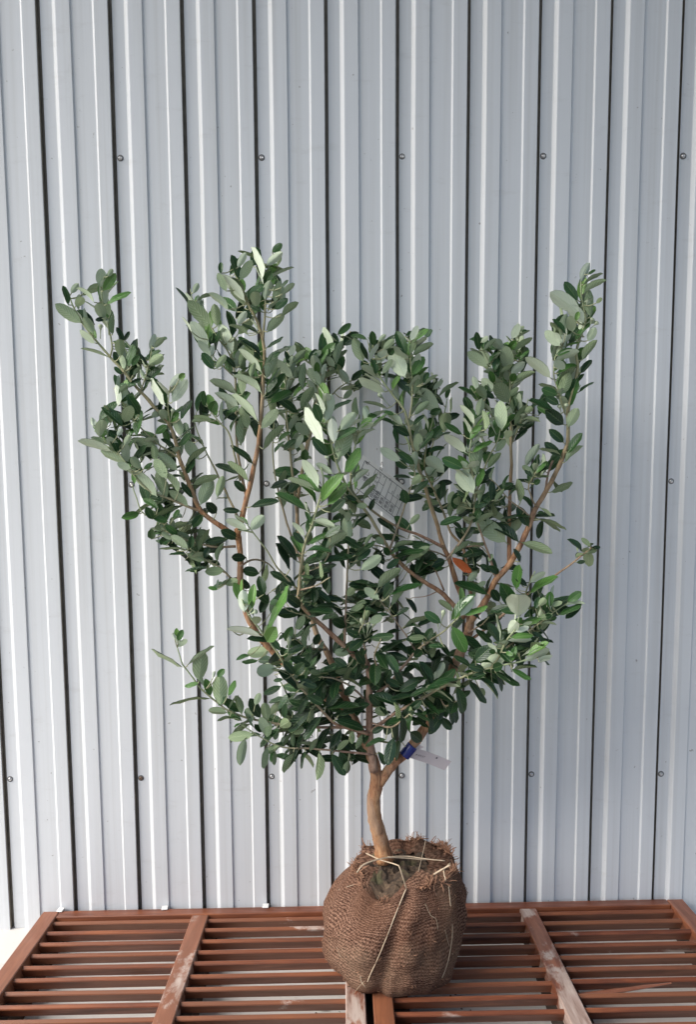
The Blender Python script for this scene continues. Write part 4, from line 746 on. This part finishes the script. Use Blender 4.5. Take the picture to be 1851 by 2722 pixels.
for tile, txt in TR.items():
    for rec in txt.split(';'):
        bx, by, tx, ty, w, code = rec.split()
        (x0, y0), (x1, y1) = tile_px(tile, float(bx), float(by)), tile_px(tile, float(tx), float(ty)); w = float(w)*500/158/S
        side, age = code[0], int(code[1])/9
        sp_, dist = nearest_stem(x0, y0)
        Yb = sp_.y - 0.004 - min(0.03, dist*0.0005) + rnd.uniform(-.004, .004)
        Yb = min(Yb, -0.02)
        la = math.hypot(x1-x0, y1-y0); rho = w*0.92/(0.45*la)
        base = P(x0, y0, Yb); tip = P(x1, y1, Yb); ax = tip - base; lt = ax.length; tocam = (CAM - base).normalized()
        k = rnd.uniform(-.25, .35)
        if rho > 1.25: k = math.sqrt(min(3.0, (rho/1.1)**2 - 1)); wid = 1.08
        else: wid = None
        if side == 'u' and k > 0 and wid is None: k *= 0.6
        if Yb - k*lt > -0.012: k = max(0.0, k)
        axd = (ax + tocam*(k*lt)); L = axd.length; axd.normalize()
        if wid is None:
            if rho >= 0.85: th = rnd.uniform(-.22, .22); wid = min(1.25, rho/math.cos(th))
            else: th = math.acos(max(0.22, rho/rnd.uniform(0.85, 1.05))); wid = min(1.15, rho/math.cos(th)); 
        else: th = rnd.uniform(-.15, .15)
        f0 = (tocam - axd*tocam.dot(axd)).normalized(); sd_ = axd.cross(f0)
        if side in 'td': n_ = f0*math.cos(th) + sd_*(math.sin(abs(th))*(1 if sd_.z > 0 else -1))
        else: n_ = -f0*math.cos(th) + sd_*(math.sin(abs(th))*(1 if sd_.z > 0 else -1))
        if dist > 2.5:
            e = base + axd*0.002; m_ = sp_.lerp(e, 0.5) + Vector((0, 0, -0.10*(e-sp_).length))
            twigs.add(tube(catmull([sp_, m_, e], 3), [0.0011]*6 + [0.0008], 5))
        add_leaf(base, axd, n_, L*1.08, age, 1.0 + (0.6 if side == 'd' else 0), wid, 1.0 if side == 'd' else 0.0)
        for f_ in (0.15, 0.5, 0.9): traced_px.append((x0+(x1-x0)*f_, y0+(y1-y0)*f_))
TPX = np.array(traced_px); kept = 0
for (base, ax, nm, ll, age) in fill:
    a = to_px(base); b = to_px(base + ax*ll)
    ok = True
    for q in (b, ((a[0]+b[0])/2, (a[1]+b[1])/2)):
        d = (TPX[:, 0]-q[0])**2 + (TPX[:, 1]-q[1])**2
        near = int((d < 34**2).sum())
        if near < 5 or d.min() > 15**2: ok = False
    for q in (a, b):
        if math.dist(q, (930, 1702)) < 55 or math.dist(q, (877, 1112)) < 62 or math.dist(q, (960, 1722)) < 50: ok = False
    if not ok or rnd.random() < FILL_DROP: continue
    base = base + Vector((0, 0.018, 0)); base.y = min(base.y, -0.03); kept += 1
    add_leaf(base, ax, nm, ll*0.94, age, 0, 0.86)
for i_ in range(len(TPX)//3):
    for rep_ in range(4):
        x, y = (float(q) for q in TPX[i_*3+1])
        low = y > 1090
        if rnd.random() > (0.66 if low else 0.55) or (x < 600 and y > 1400): continue
        x += rnd.uniform(-20, 20); y += rnd.uniform(-20, 20)
        d = (TPX[:, 0]-x)**2 + (TPX[:, 1]-y)**2
        if (d < 36**2).sum() < (8 if low else 9) or math.dist((x, y), (930, 1702)) < 75 or math.dist((x, y), (877, 1112)) < 80: continue
        sp_, dist = nearest_stem(x, y)
        p = P(x, y, min(-0.05, sp_.y + rnd.uniform(0.012, 0.075)))
        if low: ax = Vector((rnd.uniform(-1, 1), rnd.uniform(-.6, .6), rnd.uniform(-.8, .5))).normalized()
        else: ax = Vector((rnd.uniform(-.8, .8), rnd.uniform(-.5, .5), rnd.uniform(.1, 1.0))).normalized()
        nm = Vector((rnd.uniform(-.5, .5), rnd.uniform(-1.0, .5), 0.7))
        tq = to_px(p + ax*0.05); dt = (TPX[:, 0]-tq[0])**2 + (TPX[:, 1]-tq[1])**2
        if dt.min() > 15**2: continue
        twigs.add(tube([sp_, sp_.lerp(p, .5) + Vector((0, 0, -.003)), p], [0.0009]*3, 5))
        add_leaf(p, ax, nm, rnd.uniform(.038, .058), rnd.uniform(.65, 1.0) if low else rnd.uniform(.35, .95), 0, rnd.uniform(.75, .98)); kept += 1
print('traced', len(traced_px)//3, 'fill', kept)
me = twigs.mesh('twigs', [M_BARK], True)
ca = me.color_attributes.new('wood', 'FLOAT_COLOR', 'POINT'); d_ = np.tile(np.array([0.35, 0.8, 0, 1], np.float32), (len(me.vertices), 1)); ca.data.foreach_set('color', d_.ravel())
part('twigs', me, kind='stuff')
for tile, bl in BUDS.items():
    for (x, y, xb, yb) in bl:
        c, b = tile_px(tile, x, y), tile_px(tile, xb, yb); sp_, _ = nearest_stem(*b)
        Yb = min(sp_.y - 0.012, -0.03); p1, p0 = P(*c, Yb), P(*b, sp_.y - 0.002)
        d = (p1-p0); Ld = d.length; d.normalize()
        path = [p0 + d*(Ld*t) for t in (0, .3, .55, .72, .82, .92, 1.0, 1.08, 1.12)]
        o = part('flower_bud', mesh('flower_bud', *tube(path, [.0008, .0008, .0011, .0019, .0029, .0042, .0046, .0030, .0008], 10, 0.05), [M_BUD], True))

# ------------------------------------------------------------------ leaves: shared meshes
def leaf_geo(kind):
    """unit leaf along +y, z up = upper surface; returns verts, quads, uvs, material index (two skins)"""
    fold, curl, wid, wave = [(0.30, 0.16, .22, .012), (0.42, -0.14, .23, .03), (0.20, 0.34, .205, .03), (0.36, 0.10, .24, .035), (0.52, 0.40, .20, .03), (0.14, -0.10, .225, .035)][kind]
    ts = [0.0, 0.06, 0.17, 0.34, 0.56, 0.77, 0.92, 1.0]
    ws = [0.04, 0.12, 0.58, 0.90, 1.0, 0.88, 0.53, 0.07]
    us = (-1, -0.5, 0, 0.5, 1)
    v, uv = [], []
    for side in (0, 1):
        for t, w in zip(ts, ws):
            for u in us:
                x = u*w*wid
                z = abs(x)*fold*1.6 - (abs(u)**2.5)*w*wid*0.22 - curl*(t**2)*0.55 + wave*math.sin(t*11 + u*3)*abs(u)*w
                v.append((x, t - 0.06*abs(curl)*t*t, z - side*0.010)); uv.append((0.5 + 0.5*u, t))
    n = len(us); f, mi = [], []
    for side in (0, 1):
        o = side*len(ts)*n
        for i in range(len(ts)-1):
            for j in range(n-1):
                q = (o+i*n+j, o+i*n+j+1, o+(i+1)*n+j+1, o+(i+1)*n+j)
                f.append(q if side == 0 else (q[0], q[3], q[2], q[1])); mi.append(side)
    return v, f, uv, mi
GEO = [leaf_geo(k) for k in range(6)]
def leaf_mesh(k):
    v, f, uv, mi = GEO[k]; me = mesh('leaf', v, f, [LEAF_T, LEAF_U], True, mi); ul = me.uv_layers.new(name='UVMap')
    vi = np.zeros(len(me.loops), np.int32); me.loops.foreach_get('vertex_index', vi)
    ul.data.foreach_set('uv', np.array(uv, np.float32)[vi].ravel()); return me
LM = [leaf_mesh(k) for k in range(6)]
order = sorted(range(len(leaves)), key=lambda i: -(leaves[i][5] + leaves[i][1]*20 - leaves[i][6].y*6))
TB = Matrix.Translation(-BASE)
for i in order[:300]:
    M, L, age, var, dry, pr, b = leaves[i]
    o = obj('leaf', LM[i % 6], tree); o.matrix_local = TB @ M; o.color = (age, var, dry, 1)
    if dry > .5: o['label'] = 'dried orange-red leaf'
V, F, U, MI, A = [], [], [], [], []; off = 0
for i in order[300:]:
    M, L, age, var, dry, pr, b = leaves[i]; v, f, uv, mi = GEO[i % 6]
    a = np.array(M, np.float64); vv = np.array(v) @ a[:3, :3].T + a[:3, 3]
    V.append(vv); F.append(np.array(f) + off); U.append(np.array(uv)); MI += mi; A.append(np.tile([age, var, dry, 1], (len(v), 1))); off += len(v)
V = np.concatenate(V); F = np.concatenate(F); U = np.concatenate(U); A = np.concatenate(A)
me = mesh('foliage', V.tolist(), [tuple(q) for q in F.tolist()], [LEAF_TM, LEAF_UM], True, MI)
ul = me.uv_layers.new(name='UVMap'); vi = np.zeros(len(me.loops), np.int32); me.loops.foreach_get('vertex_index', vi)
ul.data.foreach_set('uv', U.astype(np.float32)[vi].ravel())
ca = me.color_attributes.new('age', 'FLOAT_COLOR', 'POINT'); ca.data.foreach_set('color', A.astype(np.float32).ravel())
part('foliage', me, kind='stuff')
print('leaves', len(leaves))

# ------------------------------------------------------------------ paper tags and labels
def strip_card(name, corners_px, Ys, mat, nx=10, ny=2, thick=0.0004, bow=0.0, mats=None):
    """thin card through four photo corners (tl, tr, br, bl) with depths; returns mesh and a function (u, v) -> point"""
    c = [P((x)/S, (y)/S, Y) for (x, y), Y in zip(corners_px, Ys)]
    nrm = (c[1]-c[0]).cross(c[3]-c[0]).normalized()
    if nrm.dot(CAM-c[0]) < 0: nrm = -nrm
    def at(u, v, lift=0.0):
        p = c[0].lerp(c[1], u).lerp(c[3].lerp(c[2], u), v)
        return p + nrm*(bow*math.sin(math.pi*u) + lift)
    v, f = [], []
    for sgn in (0.5, -0.5):
        for j in range(ny+1):
            for i in range(nx+1): v.append(at(i/nx, j/ny, sgn*thick))
    n = nx+1; o = n*(ny+1)
    for j in range(ny):
        for i in range(nx):
            q = (j*n+i, j*n+i+1, (j+1)*n+i+1, (j+1)*n+i); f.append(q[::-1]); f.append(tuple(k+o for k in q))
    edge = [i for i in range(n)] + [j*n+nx for j in range(1, ny+1)] + [ny*n+i for i in range(nx-1, -1, -1)] + [j*n for j in range(ny-1, 0, -1)]
    for a, b in zip(edge, edge[1:]+edge[:1]): f.append((a, b, b+o, a+o))
    return mesh(name, v, f, [mat]), at
def ink_text(txt, at, u0, v0, du, dv, size_u, parent, name='lettering', lift=0.0006, mat=None):
    """flat lettering mapped on a card: text runs along (du, dv) in card coordinates"""
    cu = bpy.data.curves.new('t', 'FONT'); cu.body = txt; cu.size = 1.0; cu.resolution_u = 2
    to = bpy.data.objects.new('t', cu); SC.collection.objects.link(to)
    dg = bpy.context.evaluated_depsgraph_get(); me = bpy.data.meshes.new_from_object(to.evaluated_get(dg))
    bpy.data.objects.remove(to); 
    du_, dv_ = du, dv
    for vt in me.vertices:
        x, y = vt.co.x*size_u, vt.co.y*size_u
        p = at(u0 + x*du_[0] + y*du_[1], v0 + x*dv_[0] + y*dv_[1], lift); vt.co = p
    me.materials.clear(); me.materials.append(mat or M_INK); me.name = name
    return obj(name, me, parent)
# nursery form hanging among the branches
def z7(x, y): return (930 + x/7.9, 1200 + y/7.9)
cards = [z7(275, 70), z7(1265, 815), z7(985, 1500), z7(0, 755)]
FY = -0.20
me, at = strip_card('form_label', cards, [FY-.01, FY+.015, FY+.015, FY-.01], M_FORM, 10, 4, 0.0004, 0.003)
form = obj('form_label', me, None, 'printed nursery form card hanging behind the branches', 'label')
lines = MB()
def ink_line(u0, v0, u1, v1, w=0.006):
    d = Vector((u1-u0, (v1-v0)*0.65)); L = d.length; px_, py_ = -d.y/L*w/2, d.x/L*w/2/0.65
    N = 6; vv = []
    for i in range(N+1):
        t = i/N; u, v = u0+(u1-u0)*t, v0+(v1-v0)*t
        vv += [at(u+px_, v+py_, 0.0005), at(u-px_, v-py_, 0.0005)]
    lines.add((vv, [(2*i, 2*i+1, 2*i+3, 2*i+2) for i in range(N)]))
for a in ((.07, .10, .95, .10, .009), (.07, .10, .07, .90, .009), (.07, .90, .95, .90, .009), (.95, .10, .95, .90, .009)): ink_line(*a)
for u in (.30, .42, .53, .64, .75, .86): ink_line(u, .10, u, .90)
ink_line(.30, .62, .95, .62); ink_line(.42, .36, .53, .36); ink_line(.64, .42, .86, .42)
obj('form_grid', lines.mesh('form_grid', [M_INK]), form)
# the writing runs up the card
for txt, u, v, sz in (('フェイジョア', .405, .60, .085), ('品種', .40, .86, .095), ('規格', .515, .86, .095), ('葉張', .615, .86, .07), ('樹高', .725, .86, .07), ('幹周', .835, .86, .07), ('m', .50, .16, .06), ('m', .61, .14, .06), ('cm', .73, .40, .05), ('cm', .84, .40, .05), ('通し', .22, .60, .10), ('札', .15, .16, .08)):
    ink_text(txt, at, u, v, (0, -1), (-1/0.65, 0), sz, form)
# small white paper flag under blue tape on the right fork
def z8(x, y): return (1040 + x/7.9, 1930 + y/7.9)
YT = P(930, 1699, 0).y*0 + TY + 0.004
me, at = strip_card('paper_tag', [z8(560, 470), z8(1270, 740), z8(1128, 930), z8(360, 655)], [YT, YT+.01, YT+.01, YT-.002], M_PAPER, 10, 3, 0.0009, -0.004)
tag = obj('paper_tag', me, None, 'small white paper tag taped to the forked trunk with blue tape', 'tag')
ink_text('# 50157', at, .10, .62, (1, 0), (0, -3.2), .075, tag)
ink_text('\u25a0', at, .60, .30, (1, 0), (0, -3.2), .06, tag)
me, at2 = strip_card('torn_stub', [z8(560, 380), z8(690, 440), z8(620, 480), z8(530, 470)], [YT+.002]*4, M_PAPER, 4, 2, 0.0006)
obj('torn_stub', me, tag)
a, b = P((1040+275/7.9)/S, (1930+625/7.9)/S, TY+.004), P((1040+455/7.9)/S, (1930+410/7.9)/S, TY+.006)
path = [a.lerp(b, t) for t in (0, .05, .5, .95, 1)]
obj('tape_band', mesh('tape_band', *tube(path, [0.0118, 0.0121, 0.0119, 0.0121, 0.0117], 20), [M_TAPE], True), tag, label='shiny dark blue tape band')

# ------------------------------------------------------------------ fallen bits on the concrete
def floor_pt(x, y):
    d = ray(x, y); return CAM + d*((FLOOR_Z + 0.002 - CAM.z)/d.z)
for i, (x, y, ln, rot, kind, lab) in enumerate(((285, 2267, .040, 0.1, 1, 'narrow brown fallen leaf on concrete under the scuffed shutter'), (558, 2231, .016, 0.6, 1, 'crumpled dark scrap of leaf on the concrete beside the root ball'),
        (716, 2294, .032, 0.2, 0, 'fresh green fallen leaf on the concrete between slats'), (690, 2292, .028, 0.8, 1, 'dry dark leaf curled next to a green one on the concrete'),
        (1165, 2278, .030, 0.7, 1, 'dead leaf in the shade right of the root ball'), (1220, 2316, .022, 0.0, 2, 'small orange fallen leaf on the concrete'))):
    v, f, uv, mi = GEO[i % 6]; mats = [[LEAF_TM, LEAF_UM], [M_DEAD, M_DEAD], [mat_simple('orange_leaf', (0.5, 0.22, 0.03), .6, 0, .3), M_DEAD]][kind]
    me = mesh('fallen_leaf', v, f, mats, True, mi); ul = me.uv_layers.new(name='UVMap'); vi = np.zeros(len(me.loops), np.int32); me.loops.foreach_get('vertex_index', vi)
    ul.data.foreach_set('uv', np.array(uv, np.float32)[vi].ravel())
    ca = me.color_attributes.new('age', 'FLOAT_COLOR', 'POINT'); ca.data.foreach_set('color', np.tile(np.array([.2, .5, 0, 1], np.float32), (len(v), 1)).ravel())
    o = obj('fallen_leaf', me, None, lab, 'leaf'); o.location = floor_pt(x, y) + Vector((0, 0, 0.006)); o.scale = (ln, ln, ln); o.rotation_euler = (0.1, 0.2, rot-1.57)

# crumbs of soil and jute dropped round the ball
cr_ = MB()
for _ in range(60):
    a = rnd.uniform(-math.pi, 0.3); r_ = rnd.uniform(0.10, 0.22); x, y = BASE.x + r_*math.cos(a), TY + r_*math.sin(a)*0.9
    z = BACKZ - TILT*(y-BACKY) + x*ROLLX
    xl = (x-SL) % (PWID+0.0145) ; on = xl < FW_ or abs(xl-PWID/2) < FW_/2 or PWID-FW_ < xl < PWID
    if not on: z = FLOOR_Z
    h = rnd.uniform(.001, .0035); ico = [Vector((rnd.uniform(-1, 1), rnd.uniform(-1, 1), 0)).normalized()*h for _k in range(5)]
    ico.sort(key=lambda q: math.atan2(q.y, q.x)); n0 = [(x+q.x, y+q.y, z+0.0006) for q in ico] + [(x, y, z+h)]
    cr_.add((n0, [(k, (k+1) % 5, 5) for k in range(5)]))
obj('soil_crumbs', cr_.mesh('soil_crumbs', [M_SOIL]), None, 'loose crumbs of soil scattered round the root ball', 'soil', None, 'stuff')
